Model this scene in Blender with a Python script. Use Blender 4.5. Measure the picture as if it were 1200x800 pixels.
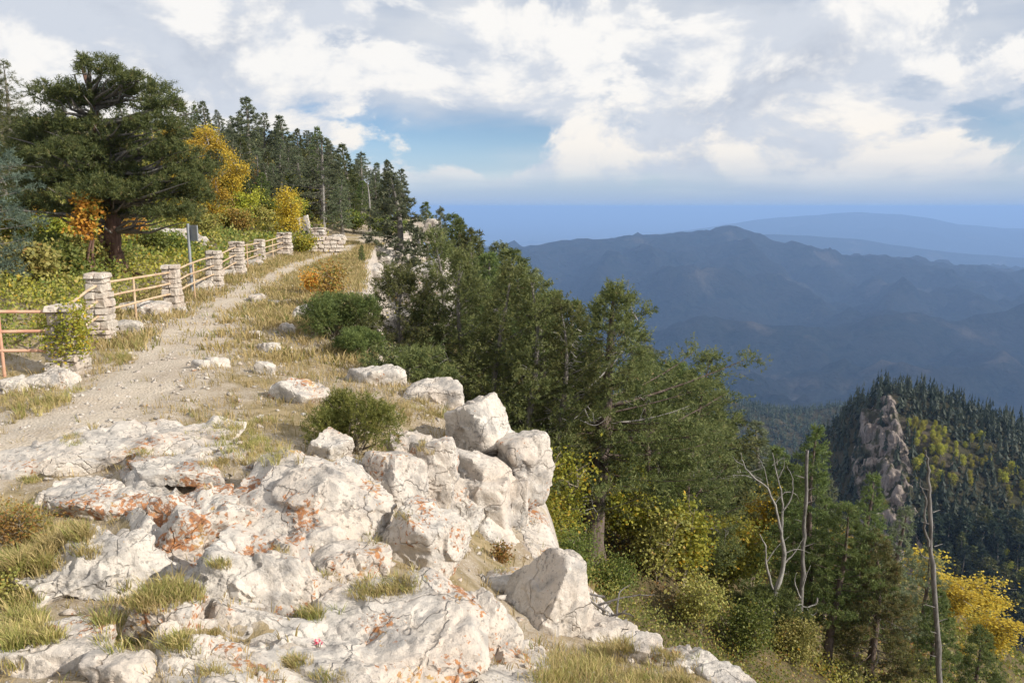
import bpy, bmesh, math, random
import numpy as np
from mathutils import Vector, Quaternion

for o in list(bpy.data.objects):
    bpy.data.objects.remove(o, do_unlink=True)
S = bpy.context.scene
COL = S.collection
R = math.radians

# ------------------------------------------------------------------ camera
FPX = 933.3                      # focal length in photograph pixels (28 mm on 36 mm)
PITCH = math.atan((400 - 242) / FPX)
cam = bpy.data.cameras.new('camera')
cam.lens = 28.0
cam.sensor_width = 36.0
cam.clip_start = 0.1
cam.clip_end = 200000
camo = bpy.data.objects.new('camera', cam)
COL.objects.link(camo)
camo.location = (0, 0, 0)
camo.rotation_euler = (math.pi / 2 - PITCH, 0, 0)
S.camera = camo

# ------------------------------------------------------------------ light and sky
SUN_AZ, SUN_EL = 113.0, 29.0     # clockwise from the viewing direction
W = bpy.data.worlds.new('World')
S.world = W
W.use_nodes = True


def build_sky():
    nt = W.node_tree
    N, L = nt.nodes, nt.links
    N.clear()

    def nd(t, **k):
        n = N.new(t)
        for a, b in k.items():
            setattr(n, a, b)
        return n

    def setin(sock, v):
        if isinstance(v, bpy.types.NodeSocket):
            L.new(v, sock)
        else:
            sock.default_value = v

    def mth(op, a, b=0.0, c=0.0, clamp=False):
        n = nd('ShaderNodeMath', operation=op, use_clamp=clamp)
        for i, v in enumerate((a, b, c)):
            setin(n.inputs[i], v)
        return n.outputs[0]

    def vec(op, a, b):
        n = nd('ShaderNodeVectorMath', operation=op)
        setin(n.inputs[0], a)
        setin(n.inputs[1], b)
        return n.outputs[0]

    def noise(v, scale, detail, rough=0.55, dist=0.0):
        n = nd('ShaderNodeTexNoise')
        setin(n.inputs['Vector'], v)
        n.inputs['Scale'].default_value = scale
        n.inputs['Detail'].default_value = detail
        n.inputs['Roughness'].default_value = rough
        n.inputs['Distortion'].default_value = dist
        return n.outputs[0]

    def step(x, a, b):
        n = nd('ShaderNodeMapRange', interpolation_type='SMOOTHSTEP')
        setin(n.inputs[0], x)
        n.inputs[1].default_value = a
        n.inputs[2].default_value = b
        return n.outputs[0]

    def mix(f, a, b):
        n = nd('ShaderNodeMix', data_type='RGBA')
        setin(n.inputs[0], f)
        setin(n.inputs[6], a)
        setin(n.inputs[7], b)
        return n.outputs[2]

    sky = nd('ShaderNodeTexSky', sky_type='NISHITA', sun_disc=False)
    sky.sun_elevation = R(SUN_EL)
    sky.sun_rotation = R(SUN_AZ)
    sky.altitude = 3000
    sky.air_density = 1.0
    sky.dust_density = 0.1
    sky.ozone_density = 2.5
    bg1 = nd('ShaderNodeBackground')
    L.new(sky.outputs[0], bg1.inputs[0])
    bg1.inputs[1].default_value = 0.095
    tc = nd('ShaderNodeTexCoord').outputs['Generated']
    sep = nd('ShaderNodeSeparateXYZ')
    L.new(tc, sep.inputs[0])
    z = sep.outputs[2]
    # direction stretched so that clouds lie flat
    p = vec('MULTIPLY', tc, (1.0, 1.0, 1.75))
    p = vec('ADD', p, (3.13, 0.41, 1.92))
    big = noise(p, 2.6, 3.0, 0.5)
    # flat high cloud sheet
    ps = vec('MULTIPLY', tc, (1.0, 1.0, 3.2))
    sheet = noise(ps, 3.2, 6.0, 0.55, 0.4)
    sheetm = step(mth('ADD', mth('ADD', sheet, mth('MULTIPLY', z, 2.2)), mth('MULTIPLY', mth('SUBTRACT', big, 0.5), 0.5)), 0.54, 0.84)
    # heaped clouds, lit from the sun's side
    sd = (math.sin(R(SUN_AZ)) * 0.035, 0.0, 0.05)
    d1 = noise(p, 5.4, 12.0, 0.60, 0.25)
    d2 = noise(vec('ADD', p, sd), 5.4, 6.0, 0.60, 0.25)
    thr = mth('ADD', d1, mth('MULTIPLY', mth('SUBTRACT', big, 0.5), 0.9))
    lowfade = step(z, 0.012, 0.05)
    cum = mth('MULTIPLY', step(mth('ADD', thr, mth('MULTIPLY', z, 0.35)), 0.49, 0.57), lowfade)
    lit = step(mth('SUBTRACT', d1, d2), -0.07, 0.09)
    shade = mix(step(thr, 0.55, 0.85), (0.60, 0.64, 0.71, 1), (0.38, 0.43, 0.53, 1))
    cumcol = mix(lit, shade, mix(step(z, 0.05, 0.16), (0.92, 0.86, 0.78, 1), (0.90, 0.88, 0.85, 1)))
    sheetcol = mix(step(noise(ps, 5.0, 5.0, 0.5), 0.35, 0.7), (0.47, 0.53, 0.63, 1), (0.70, 0.72, 0.75, 1))
    bsheet = nd('ShaderNodeBackground')
    setin(bsheet.inputs[0], sheetcol)
    bcum = nd('ShaderNodeBackground')
    setin(bcum.inputs[0], cumcol)
    m1 = nd('ShaderNodeMixShader')
    L.new(mth('MULTIPLY', sheetm, 0.88), m1.inputs[0])
    L.new(bg1.outputs[0], m1.inputs[1])
    L.new(bsheet.outputs[0], m1.inputs[2])
    m2 = nd('ShaderNodeMixShader')
    L.new(mth('MULTIPLY', cum, 0.92), m2.inputs[0])
    L.new(m1.outputs[0], m2.inputs[1])
    L.new(bcum.outputs[0], m2.inputs[2])
    # low band of pale cloud, haze colour painted in towards the horizon
    blow = nd('ShaderNodeBackground')
    lowc = mix(step(noise(vec('MULTIPLY', tc, (1.0, 1.0, 9.0)), 4.0, 5.0), 0.4, 0.65), (0.43, 0.51, 0.63, 1), (0.56, 0.61, 0.68, 1))
    setin(blow.inputs[0], mix(step(z, 0.042, -0.002), lowc, (0.33, 0.44, 0.62, 1)))
    m3 = nd('ShaderNodeMixShader')
    L.new(mth('MULTIPLY', step(z, 0.085, 0.0), 0.95), m3.inputs[0])
    L.new(m2.outputs[0], m3.inputs[1])
    L.new(blow.outputs[0], m3.inputs[2])
    out = nd('ShaderNodeOutputWorld')
    L.new(m3.outputs[0], out.inputs[0])


build_sky()
sun = bpy.data.lights.new('sun', 'SUN')
sun.energy = 5.0
sun.angle = R(0.5)
sun.color = (1.0, 0.93, 0.82)
suno = bpy.data.objects.new('sun', sun)
COL.objects.link(suno)
SUNV = Vector((math.sin(R(SUN_AZ)) * math.cos(R(SUN_EL)), math.cos(R(SUN_AZ)) * math.cos(R(SUN_EL)), math.sin(R(SUN_EL))))
suno.rotation_euler = SUNV.to_track_quat('Z', 'Y').to_euler()
suno.location = (30, -10, 40)
S.render.engine = 'CYCLES'
S.view_settings.view_transform = 'Standard'
S.view_settings.look = 'None'
S.view_settings.exposure = 0.16
S.view_settings.gamma = 1.0
S.view_settings.use_curve_mapping = False

# ------------------------------------------------------------------ helpers
_rt = np.random.default_rng(7)
_perm = np.tile(_rt.permutation(256), 3)
_grad = _rt.normal(size=(256, 3))
_grad /= np.linalg.norm(_grad, axis=1)[:, None]


def pnoise(p):
    p = np.asarray(p, float)
    i = np.floor(p).astype(int)
    f = p - i
    u = f * f * f * (f * (f * 6 - 15) + 10)
    i &= 255
    out = 0
    for dx in (0, 1):
        wx = u[:, 0] if dx else 1 - u[:, 0]
        for dy in (0, 1):
            wy = u[:, 1] if dy else 1 - u[:, 1]
            for dz in (0, 1):
                wz = u[:, 2] if dz else 1 - u[:, 2]
                h = _perm[_perm[_perm[(i[:, 0] + dx) & 255] + ((i[:, 1] + dy) & 255)] + ((i[:, 2] + dz) & 255)]
                g = _grad[h]
                out = out + wx * wy * wz * (g[:, 0] * (f[:, 0] - dx) + g[:, 1] * (f[:, 1] - dy) + g[:, 2] * (f[:, 2] - dz))
    return out * 1.5


def fbm(p, oct=4, gain=0.5, lac=2.03):
    p = np.asarray(p, float)
    a, s = 1.0, 0
    for k in range(oct):
        s = s + a * pnoise(p + 17.3 * k)
        p = p * lac
        a *= gain
    return s


_ft = _rt.random((256, 7))


def facet(p, cell, seed=0, sharp=16.0):
    """broken-rock relief: every cell is its own tilted plane"""
    q = np.asarray(p, float) / cell + seed * 7.31
    i0 = np.floor(q).astype(int)
    out = np.zeros(len(q))
    tot = np.zeros(len(q)) + 1e-12
    for dx in (-1, 0, 1):
        for dy in (-1, 0, 1):
            for dz in (-1, 0, 1):
                c = i0 + (dx, dy, dz)
                t = _ft[_perm[_perm[_perm[c[:, 0] & 255] + (c[:, 1] & 255)] + (c[:, 2] & 255)]]
                r = q - (c + t[:, :3])
                w = np.exp(-sharp * (r * r).sum(1))
                tot += w
                out += w * (.55 * (r * (t[:, 3:6] * 2 - 1)).sum(1) + .5 * (t[:, 6] - .5))
    out /= tot
    return out * cell


def unit(v):
    return v / (np.linalg.norm(v, axis=-1, keepdims=True) + 1e-9)


def sstep(x, a, b):
    t = np.clip((x - a) / (b - a), 0, 1)
    return t * t * (3 - 2 * t)


def ray(px, py):
    u, v = (px - 600) / FPX, (400 - py) / FPX
    c, s = math.cos(PITCH), math.sin(PITCH)
    return np.array((u, c + v * s, -s + v * c))


def at(px, py, Y):
    d = ray(px, py)
    return d * (Y / d[1])


def mesh_np(name, verts, tris=None, quads=None, mat=None, smooth=False, attrs=None):
    me = bpy.data.meshes.new(name)
    verts = np.asarray(verts, np.float32)
    nt = 0 if tris is None else len(tris)
    nq = 0 if quads is None else len(quads)
    me.vertices.add(len(verts))
    me.vertices.foreach_set('co', verts.ravel())
    loops = []
    if nt:
        loops.append(np.asarray(tris, np.int32).ravel())
    if nq:
        loops.append(np.asarray(quads, np.int32).ravel())
    lv = np.concatenate(loops)
    me.loops.add(len(lv))
    me.loops.foreach_set('vertex_index', lv)
    me.polygons.add(nt + nq)
    st = np.concatenate([np.arange(nt) * 3, nt * 3 + np.arange(nq) * 4]).astype(np.int32)
    me.polygons.foreach_set('loop_start', st)
    if smooth:
        me.polygons.foreach_set('use_smooth', np.ones(nt + nq, bool))
    if attrs:
        for k, v in attrs.items():
            a = me.attributes.new(k, 'FLOAT', 'POINT')
            a.data.foreach_set('value', np.asarray(v, np.float32))
    me.update()
    me.validate()
    if mat:
        me.materials.append(mat)
    return me


def link(name, data, parent=None, loc=(0, 0, 0), rz=0.0, sc=None):
    o = bpy.data.objects.new(name, data)
    COL.objects.link(o)
    o.location = loc
    o.rotation_euler = (0, 0, rz)
    if sc is not None:
        o.scale = sc if hasattr(sc, '__len__') else (sc, sc, sc)
    if parent:
        o.parent = parent
    return o


def tag(o, label=None, cat=None, group=None, kind=None):
    if label:
        o['label'] = label
    if cat:
        o['category'] = cat
    if group:
        o['group'] = group
    if kind:
        o['kind'] = kind
    return o


def thing(name, label, cat, parts, loc, rz=0.0, sc=1.0, group=None, tilt=(0, 0)):
    e = bpy.data.objects.new(name, None)
    COL.objects.link(e)
    e.empty_display_size = 0.1
    e.location = loc
    e.rotation_euler = (tilt[0], tilt[1], rz)
    e.scale = sc if hasattr(sc, '__len__') else (sc, sc, sc)
    tag(e, label, cat, group)
    for n, me in parts:
        if me is not None:
            link(n, me, e)
    return e


# ------------------------------------------------------------------ materials
class NT:
    def __init__(self, name):
        self.m = bpy.data.materials.new(name)
        self.m.use_nodes = True
        self.t = self.m.node_tree
        self.t.nodes.clear()
        self.out = self.t.nodes.new('ShaderNodeOutputMaterial')

    def n(self, t, **k):
        x = self.t.nodes.new(t)
        for a, b in k.items():
            setattr(x, a, b)
        return x

    def s(self, sock, v):
        if isinstance(v, bpy.types.NodeSocket):
            self.t.links.new(v, sock)
        else:
            if hasattr(v, '__len__') and len(v) == 3 and sock.type == 'RGBA':
                v = (*v, 1)
            sock.default_value = v

    def coord(self, which='Object'):
        return self.n('ShaderNodeTexCoord').outputs[which]

    def noise(self, v, scale, detail=4, rough=0.55, dist=0.0, col=False):
        x = self.n('ShaderNodeTexNoise')
        self.s(x.inputs['Vector'], v)
        x.inputs['Scale'].default_value = scale
        x.inputs['Detail'].default_value = detail
        x.inputs['Roughness'].default_value = rough
        x.inputs['Distortion'].default_value = dist
        return x.outputs[1 if col else 0]

    def vor(self, v, scale, feature='F1'):
        x = self.n('ShaderNodeTexVoronoi', feature=feature)
        self.s(x.inputs['Vector'], v)
        x.inputs['Scale'].default_value = scale
        return x.outputs['Distance']

    def step(self, x, a, b, lo=0.0, hi=1.0):
        q = self.n('ShaderNodeMapRange', interpolation_type='SMOOTHSTEP')
        self.s(q.inputs[0], x)
        q.inputs[1].default_value = a
        q.inputs[2].default_value = b
        q.inputs[3].default_value = lo
        q.inputs[4].default_value = hi
        return q.outputs[0]

    def math(self, op, a, b=0.0):
        q = self.n('ShaderNodeMath', operation=op)
        self.s(q.inputs[0], a)
        self.s(q.inputs[1], b)
        return q.outputs[0]

    def mix(self, f, a, b):
        q = self.n('ShaderNodeMix', data_type='RGBA')
        self.s(q.inputs[0], f)
        self.s(q.inputs[6], a)
        self.s(q.inputs[7], b)
        return q.outputs[2]

    def attr(self, name, typ='GEOMETRY'):
        q = self.n('ShaderNodeAttribute', attribute_type=typ, attribute_name=name)
        return q.outputs['Fac']

    def rand(self):
        return self.n('ShaderNodeObjectInfo').outputs['Random']

    def bump(self, h, strength=0.5, dist=0.02, normal=None):
        q = self.n('ShaderNodeBump')
        q.inputs['Strength'].default_value = strength
        q.inputs['Distance'].default_value = dist
        self.s(q.inputs['Height'], h)
        if normal is not None:
            self.s(q.inputs['Normal'], normal)
        return q.outputs[0]

    def pbr(self, col, rough=0.8, normal=None, spec=0.3, metal=0.0):
        q = self.n('ShaderNodeBsdfPrincipled')
        self.s(q.inputs['Base Color'], col)
        self.s(q.inputs['Roughness'], rough)
        q.inputs['Specular IOR Level'].default_value = spec
        q.inputs['Metallic'].default_value = metal
        if normal is not None:
            self.s(q.inputs['Normal'], normal)
        return q.outputs[0]

    def end(self, sh):
        self.t.links.new(sh, self.out.inputs[0])
        return self.m


def leaf_mat(name, a, b, c=None, cfrac=0.12, trans=0.36, rough=0.55):
    t = NT(name)
    a, b, c = (None if q is None else tuple(min(.75, v * 1.22) for v in q) for q in (a, b, c))
    tint = t.attr('tint')
    col = t.mix(t.step(tint, 0.0, 0.9), a, b)
    if c is not None:
        col = t.mix(t.step(tint, 1 - cfrac - 0.02, 1 - cfrac + 0.02), col, c)
    hs = t.n('ShaderNodeHueSaturation')
    t.s(hs.inputs['Value'], t.step(t.rand(), 0, 1, 0.8, 1.2))
    t.s(hs.inputs['Hue'], t.step(t.rand(), 0, 1, 0.488, 0.512))
    t.s(hs.inputs['Color'], col)
    col = hs.outputs[0]
    p = t.pbr(col, rough, spec=0.25)
    tr = t.n('ShaderNodeBsdfTranslucent')
    t.s(tr.inputs[0], col)
    mx = t.n('ShaderNodeMixShader')
    mx.inputs[0].default_value = trans
    t.t.links.new(p, mx.inputs[1])
    t.t.links.new(tr.outputs[0], mx.inputs[2])
    return t.end(mx.outputs[0])


def vcell(t, v, scale):
    x = t.n('ShaderNodeTexVoronoi', feature='F1')
    t.s(x.inputs['Vector'], v)
    x.inputs['Scale'].default_value = scale
    q = t.n('ShaderNodeSeparateColor')
    t.t.links.new(x.outputs['Color'], q.inputs[0])
    return q.outputs[0]


def rock_mat(name, base=(0.60, 0.55, 0.49), warm=(0.56, 0.48, 0.405), grey=(0.28, 0.268, 0.26), lich=True, k=1.0):
    t = NT(name)
    co = t.n('ShaderNodeNewGeometry').outputs['Position']
    n1 = t.noise(co, 1.3 * k, 6, 0.6, 0.3)
    n2 = t.noise(co, 4.0 * k, 8, 0.68, 0.25)
    n3 = t.noise(co, 26.0 * k, 6, 0.7)
    cr = t.vor(t.mix(0.35, co, t.noise(co, 2.0 * k, 4, 0.6, 0, True)), 2.3 * k, 'DISTANCE_TO_EDGE')
    crk = t.step(cr, 0.0, 0.018)
    col = t.mix(t.step(n1, 0.35, 0.7), base, warm)
    col = t.mix(t.math('MULTIPLY', t.step(n2, 0.47, 0.68), 0.75), col, grey)
    col = t.mix(t.math('MULTIPLY', t.step(n3, 0.55, 0.72), 0.35), col, (0.20, 0.18, 0.165))
    col = t.mix(t.math('MULTIPLY', t.step(t.noise(co, 0.9 * k, 3), 0.5, 0.7), 0.35), col, (0.60, 0.565, 0.52))
    ms = t.n('ShaderNodeMapping')
    ms.inputs['Scale'].default_value = (1, 1, 0.22)
    t.s(ms.inputs[0], co)
    col = t.mix(t.math('MULTIPLY', t.step(t.noise(ms.outputs[0], 6.0 * k, 5, 0.65), 0.52, 0.68), 0.5), col, tuple(.62 * x for x in grey))
    # thin dark lines along the crack edges of the limestone
    col = t.mix(t.math('MULTIPLY', t.math('SUBTRACT', 1.0, crk), t.step(n1, 0.4, 0.6, 0.05, 0.4)), col, (0.23, 0.18, 0.14))
    if lich:
        amt = t.attr('lichen', 'OBJECT')
        ln = t.noise(co, 27.0 * k, 5, 0.62, 0.3)
        l2 = t.noise(co, 2.6 * k, 3, 0.5)
        m = t.math('ADD', t.math('MULTIPLY', ln, 0.52), t.math('MULTIPLY', l2, 0.48))
        m = t.math('ADD', m, t.math('MULTIPLY', amt, 0.068))
        lm = t.step(m, 0.585, 0.62)
        dk = t.step(t.math('ADD', t.math('MULTIPLY', t.noise(co, 34.0, 4, 0.6), 0.55), t.math('MULTIPLY', t.noise(co, 3.4, 3), 0.45)), 0.55, 0.60)
        col = t.mix(t.math('MULTIPLY', dk, 0.6), col, (0.17, 0.16, 0.15))
        lc = t.mix(t.step(t.noise(co, 36, 3), 0.38, 0.62), (0.46, 0.175, 0.04), (0.26, 0.11, 0.05))
        lc = t.mix(t.step(t.noise(co, 5, 3), 0.55, 0.7), lc, (0.48, 0.31, 0.09))
        col = t.mix(t.math('MULTIPLY', lm, 0.85), col, lc)
    wc = t.mix(0.12, co, t.noise(co, 3.0 * k, 4, 0.6, 0, True))
    hv = t.math('ADD', t.math('MULTIPLY', vcell(t, wc, 8.0 * k), 0.42), t.math('MULTIPLY', vcell(t, wc, 21.0 * k), 0.22))
    h = t.math('ADD', t.math('MULTIPLY', n2, 0.7), t.math('MULTIPLY', n3, 0.25))
    h = t.math('ADD', t.math('ADD', h, hv), t.math('MULTIPLY', crk, 0.2))
    return t.end(t.pbr(col, 0.85, t.bump(h, 1.0, 0.055 / k), 0.25))


def ground_mat():
    t = NT('mountain_soil')
    co = t.n('ShaderNodeNewGeometry').outputs['Position']
    rk = t.attr('rock')
    slp = t.attr('slope')
    n1 = t.noise(co, 0.9, 6, 0.6)
    n2 = t.noise(co, 5.0, 7, 0.65)
    n3 = t.noise(co, 38.0, 5, 0.7)
    soil = t.mix(t.step(n2, 0.35, 0.65), (0.42, 0.355, 0.275), (0.32, 0.255, 0.18))
    soil = t.mix(t.math('MULTIPLY', t.step(n3, 0.55, 0.62), 0.8), soil, (0.56, 0.51, 0.45))
    grassy = t.mix(t.step(n2, 0.4, 0.62), (0.37, 0.29, 0.175), (0.25, 0.20, 0.105))
    soil = t.mix(t.step(n1, 0.44, 0.60), soil, grassy)
    trl = t.step(t.math('ADD', t.attr('trail'), t.math('MULTIPLY', t.math('SUBTRACT', t.noise(co, 2.4, 5, 0.65), 0.5), 1.6)), 0.35, 0.65)
    gravel = t.mix(t.step(n1, 0.35, 0.65), (0.50, 0.43, 0.345), (0.42, 0.345, 0.265))
    gravel = t.mix(t.math('MULTIPLY', t.step(n3, 0.48, 0.62), 0.6), gravel, (0.58, 0.52, 0.45))
    soil = t.mix(trl, soil, gravel)
    forest = t.mix(t.step(n2, 0.35, 0.65), (0.085, 0.075, 0.035), (0.15, 0.11, 0.06))
    col = t.mix(slp, soil, forest)
    rock = t.mix(t.step(n2, 0.35, 0.68), (0.58, 0.51, 0.44), (0.33, 0.29, 0.26))
    rock = t.mix(t.math('MULTIPLY', t.step(n3, 0.5, 0.65), 0.5), rock, (0.25, 0.20, 0.16))
    col = t.mix(t.step(t.math('ADD', rk, t.math('MULTIPLY', t.math('SUBTRACT', n2, 0.5), 1.2)), 0.4, 0.6), col, rock)
    h = t.math('ADD', t.math('MULTIPLY', n2, 0.7), t.math('MULTIPLY', n3, 0.4))
    return t.end(t.pbr(col, 0.95, t.bump(h, 0.9, 0.06), 0.15))


def path_mat():
    t = NT('gravel_path')
    co = t.n('ShaderNodeNewGeometry').outputs['Position']
    n1 = t.noise(co, 1.1, 5, 0.6)
    n2 = t.noise(co, 7.0, 6, 0.6)
    n3 = t.noise(co, 45.0, 4, 0.7)
    v = t.vor(co, 30.0)
    col = t.mix(t.step(n1, 0.35, 0.65), (0.50, 0.43, 0.345), (0.42, 0.345, 0.265))
    col = t.mix(t.math('MULTIPLY', t.step(n3, 0.48, 0.62), 0.6), col, (0.60, 0.54, 0.47))
    col = t.mix(t.math('MULTIPLY', t.step(n2, 0.55, 0.72), 0.5), col, (0.25, 0.205, 0.14))
    h = t.math('ADD', t.math('MULTIPLY', v, -0.6), t.math('MULTIPLY', n3, 0.5))
    return t.end(t.pbr(col, 0.95, t.bump(h, 0.8, 0.03), 0.15))


def bark_mat(name, a, b, k=1.0):
    t = NT(name)
    co = t.coord('Object')
    m = t.n('ShaderNodeMapping')
    m.inputs['Scale'].default_value = (1, 1, 0.25)
    t.s(m.inputs[0], co)
    n1 = t.noise(m.outputs[0], 14 * k, 6, 0.65, 0.4)
    n2 = t.noise(co, 3 * k, 4)
    col = t.mix(t.step(n1, 0.35, 0.68), a, b)
    col = t.mix(t.math('MULTIPLY', t.step(n2, 0.5, 0.7), 0.4), col, tuple(0.5 * (x + y) for x, y in zip(a, b)))
    return t.end(t.pbr(col, 0.9, t.bump(n1, 0.9, 0.03), 0.2))


def plain_mat(name, a, b, scale=8.0, rough=0.7, metal=0.0, bump=0.3):
    t = NT(name)
    co = t.coord('Object')
    n1 = t.noise(co, scale, 6, 0.6)
    col = t.mix(t.step(n1, 0.35, 0.68), a, b)
    return t.end(t.pbr(col, rough, t.bump(n1, bump, 0.01), 0.3, metal))


def terrain_mat(name, cols, scale, bump_d, thr=(0.4, 0.62)):
    t = NT(name)
    co = t.n('ShaderNodeNewGeometry').outputs['Position']
    n1 = t.noise(co, scale, 8, 0.62)
    n2 = t.noise(co, scale * 7, 8, 0.7)
    n3 = t.noise(co, scale * 2.2, 6, 0.6, 0.5)
    col = t.mix(t.step(n2, 0.4, 0.62), cols[0], cols[1])
    col = t.mix(t.math('MULTIPLY', t.step(n3, thr[0], thr[1]), 0.6), col, cols[2])
    col = t.mix(t.math('MULTIPLY', t.step(n1, 0.58, 0.7), 0.7), col, cols[3])
    h = t.math('ADD', n2, t.math('MULTIPLY', n3, 1.5))
    return t.end(t.pbr(col, 1.0, t.bump(h, 0.9, bump_d), 0.0))


def rib_mat():
    t = NT('broken_far_cliff')
    co = t.n('ShaderNodeNewGeometry').outputs['Position']
    m = t.n('ShaderNodeMapping')
    m.inputs['Scale'].default_value = (1, 1, 0.3)
    t.s(m.inputs[0], co)
    n1 = t.noise(m.outputs[0], .22, 6, .65, .4)
    n2 = t.noise(m.outputs[0], .9, 6, .7)
    n3 = t.noise(co, .12, 5, .6)
    col = t.mix(t.step(n2, .35, .65), (0.34, 0.285, 0.25), (0.18, 0.15, 0.135))
    col = t.mix(t.step(n1, .50, .60), col, (0.075, 0.07, 0.042))
    col = t.mix(t.math('MULTIPLY', t.step(n3, .52, .62), .8), col, (0.055, 0.058, 0.03))
    return t.end(t.pbr(col, .95, t.bump(n2, .9, 1.5), .1))


MAT = {
    'rock': rock_mat('pale_limestone'),
    'ground': ground_mat(),
    'path': path_mat(),
    'stone': rock_mat('pillar_limestone', (0.60, 0.54, 0.47), (0.53, 0.435, 0.36), (0.34, 0.30, 0.27), False, 2.0),
    'mortar': plain_mat('mortar', (0.36, 0.31, 0.26), (0.27, 0.235, 0.2), 30, 0.95),
    'paint': plain_mat('faded_rail_paint', (0.58, 0.46, 0.31), (0.44, 0.29, 0.18), 5, 0.5),
    'paintred': plain_mat('reddish_rail_paint', (0.56, 0.36, 0.25), (0.46, 0.24, 0.16), 6, 0.5),
    'metal': plain_mat('grey_sign_metal', (0.33, 0.35, 0.37), (0.26, 0.28, 0.30), 6, 0.45, 0.3),
    'bark': bark_mat('dark_pine_bark', (0.085, 0.062, 0.05), (0.18, 0.14, 0.12)),
    'barkgrey': bark_mat('grey_pine_bark', (0.14, 0.125, 0.11), (0.27, 0.245, 0.22)),
    'barkred': bark_mat('reddish_pine_bark', (0.105, 0.058, 0.042), (0.22, 0.14, 0.105)),
    'dead': bark_mat('weathered_dead_wood', (0.21, 0.195, 0.18), (0.38, 0.355, 0.33)),
    'deaddark': bark_mat('dull_dead_wood', (0.12, 0.108, 0.10), (0.25, 0.23, 0.215)),
    'stem': bark_mat('pale_shrub_stem', (0.22, 0.18, 0.135), (0.34, 0.29, 0.22)),
    'pine': leaf_mat('pine_needles', (0.040, 0.056, 0.020), (0.125, 0.132, 0.045), (0.20, 0.145, 0.07), 0.08),
    'pinelight': leaf_mat('pale_olive_pine_needles', (0.040, 0.058, 0.020), (0.160, 0.168, 0.058), (0.22, 0.155, 0.08), 0.06),  # paler olive needles, tone mixed at random per sprig
    'spruce': leaf_mat('spruce_needles', (0.075, 0.100, 0.055), (0.185, 0.200, 0.115), (0.18, 0.15, 0.09), 0.06),
    'farspruce': leaf_mat('far_shade_dark_needles', (0.020, 0.034, 0.024), (0.058, 0.074, 0.046), None),  # needle colour lowered to stand for the shade on the far hill
    'fir': leaf_mat('fir_needles', (0.060, 0.090, 0.030), (0.165, 0.195, 0.060), None),
    'bluefir': leaf_mat('blue_fir_needles', (0.085, 0.125, 0.095), (0.17, 0.22, 0.17), None),
    'brownfir': leaf_mat('brownish_fir_needles', (0.06, 0.068, 0.025), (0.15, 0.135, 0.05), (0.16, 0.10, 0.04), 0.2),
    'aspen': leaf_mat('yellow_aspen_leaves', (0.36, 0.25, 0.028), (0.52, 0.38, 0.05), (0.24, 0.22, 0.05), 0.22, 0.36),
    'aspenfar': leaf_mat('yellow_green_aspen_leaves', (0.20, 0.22, 0.03), (0.40, 0.36, 0.05), None, 0.1, 0.4),
    'oak': leaf_mat('yellow_green_leaves', (0.150, 0.180, 0.028), (0.34, 0.31, 0.045), (0.48, 0.31, 0.035), 0.12, 0.35),
    'green': leaf_mat('green_leaves', (0.078, 0.115, 0.026), (0.185, 0.210, 0.048), (0.30, 0.24, 0.05), 0.08, 0.35),
    'orange': leaf_mat('orange_leaves', (0.42, 0.16, 0.035), (0.46, 0.27, 0.05), (0.20, 0.20, 0.04), 0.2, 0.35),
    'rust': leaf_mat('rusty_brown_leaves', (0.26, 0.14, 0.045), (0.34, 0.24, 0.06), (0.16, 0.17, 0.04), 0.3, 0.3),
    'olive': leaf_mat('olive_leaves', (0.15, 0.155, 0.040), (0.31, 0.27, 0.08), (0.30, 0.19, 0.06), 0.1, 0.3),
    'juniper': leaf_mat('juniper_sprays', (0.095, 0.115, 0.028), (0.20, 0.20, 0.05), (0.24, 0.17, 0.07), 0.08),
    'grass': leaf_mat('dry_grass_blades', (0.24, 0.20, 0.075), (0.46, 0.36, 0.18), (0.15, 0.17, 0.045), 0.16, 0.3),
    'greengrass': leaf_mat('green_grass_blades', (0.14, 0.155, 0.040), (0.32, 0.27, 0.10), (0.44, 0.34, 0.17), 0.25, 0.3),
    'weed': leaf_mat('rusty_weeds', (0.28, 0.16, 0.07), (0.40, 0.29, 0.15), None, 0.1, 0.3),
    'pink': leaf_mat('pink_petals', (0.75, 0.10, 0.20), (0.80, 0.20, 0.30), None),
    'sage': leaf_mat('pale_sage_leaves', (0.26, 0.28, 0.20), (0.42, 0.41, 0.31), None),
    'mountain': terrain_mat('cloud_darkened_far_forest', ((0.005, 0.009, 0.008), (0.022, 0.026, 0.020), (0.026, 0.025, 0.021), (0.10, 0.085, 0.065)), 0.0022, 70.0),  # dark forest, with the cloud shadow over it put into the colour
    'hill': terrain_mat('wooded_hill_soil', ((0.035, 0.036, 0.02), (0.06, 0.055, 0.032), (0.07, 0.06, 0.04), (0.11, 0.09, 0.07)), 0.03, 2.0),
    'plain': terrain_mat('valley_plain', ((0.10, 0.095, 0.065), (0.15, 0.13, 0.09), (0.07, 0.075, 0.05), (0.2, 0.17, 0.12)), 0.0004, 10.0),
    'rib': rib_mat(),
    'cliff': rock_mat('far_cliff_rock', (0.25, 0.21, 0.18), (0.21, 0.165, 0.14), (0.10, 0.09, 0.08), False, 0.2),
}

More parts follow.
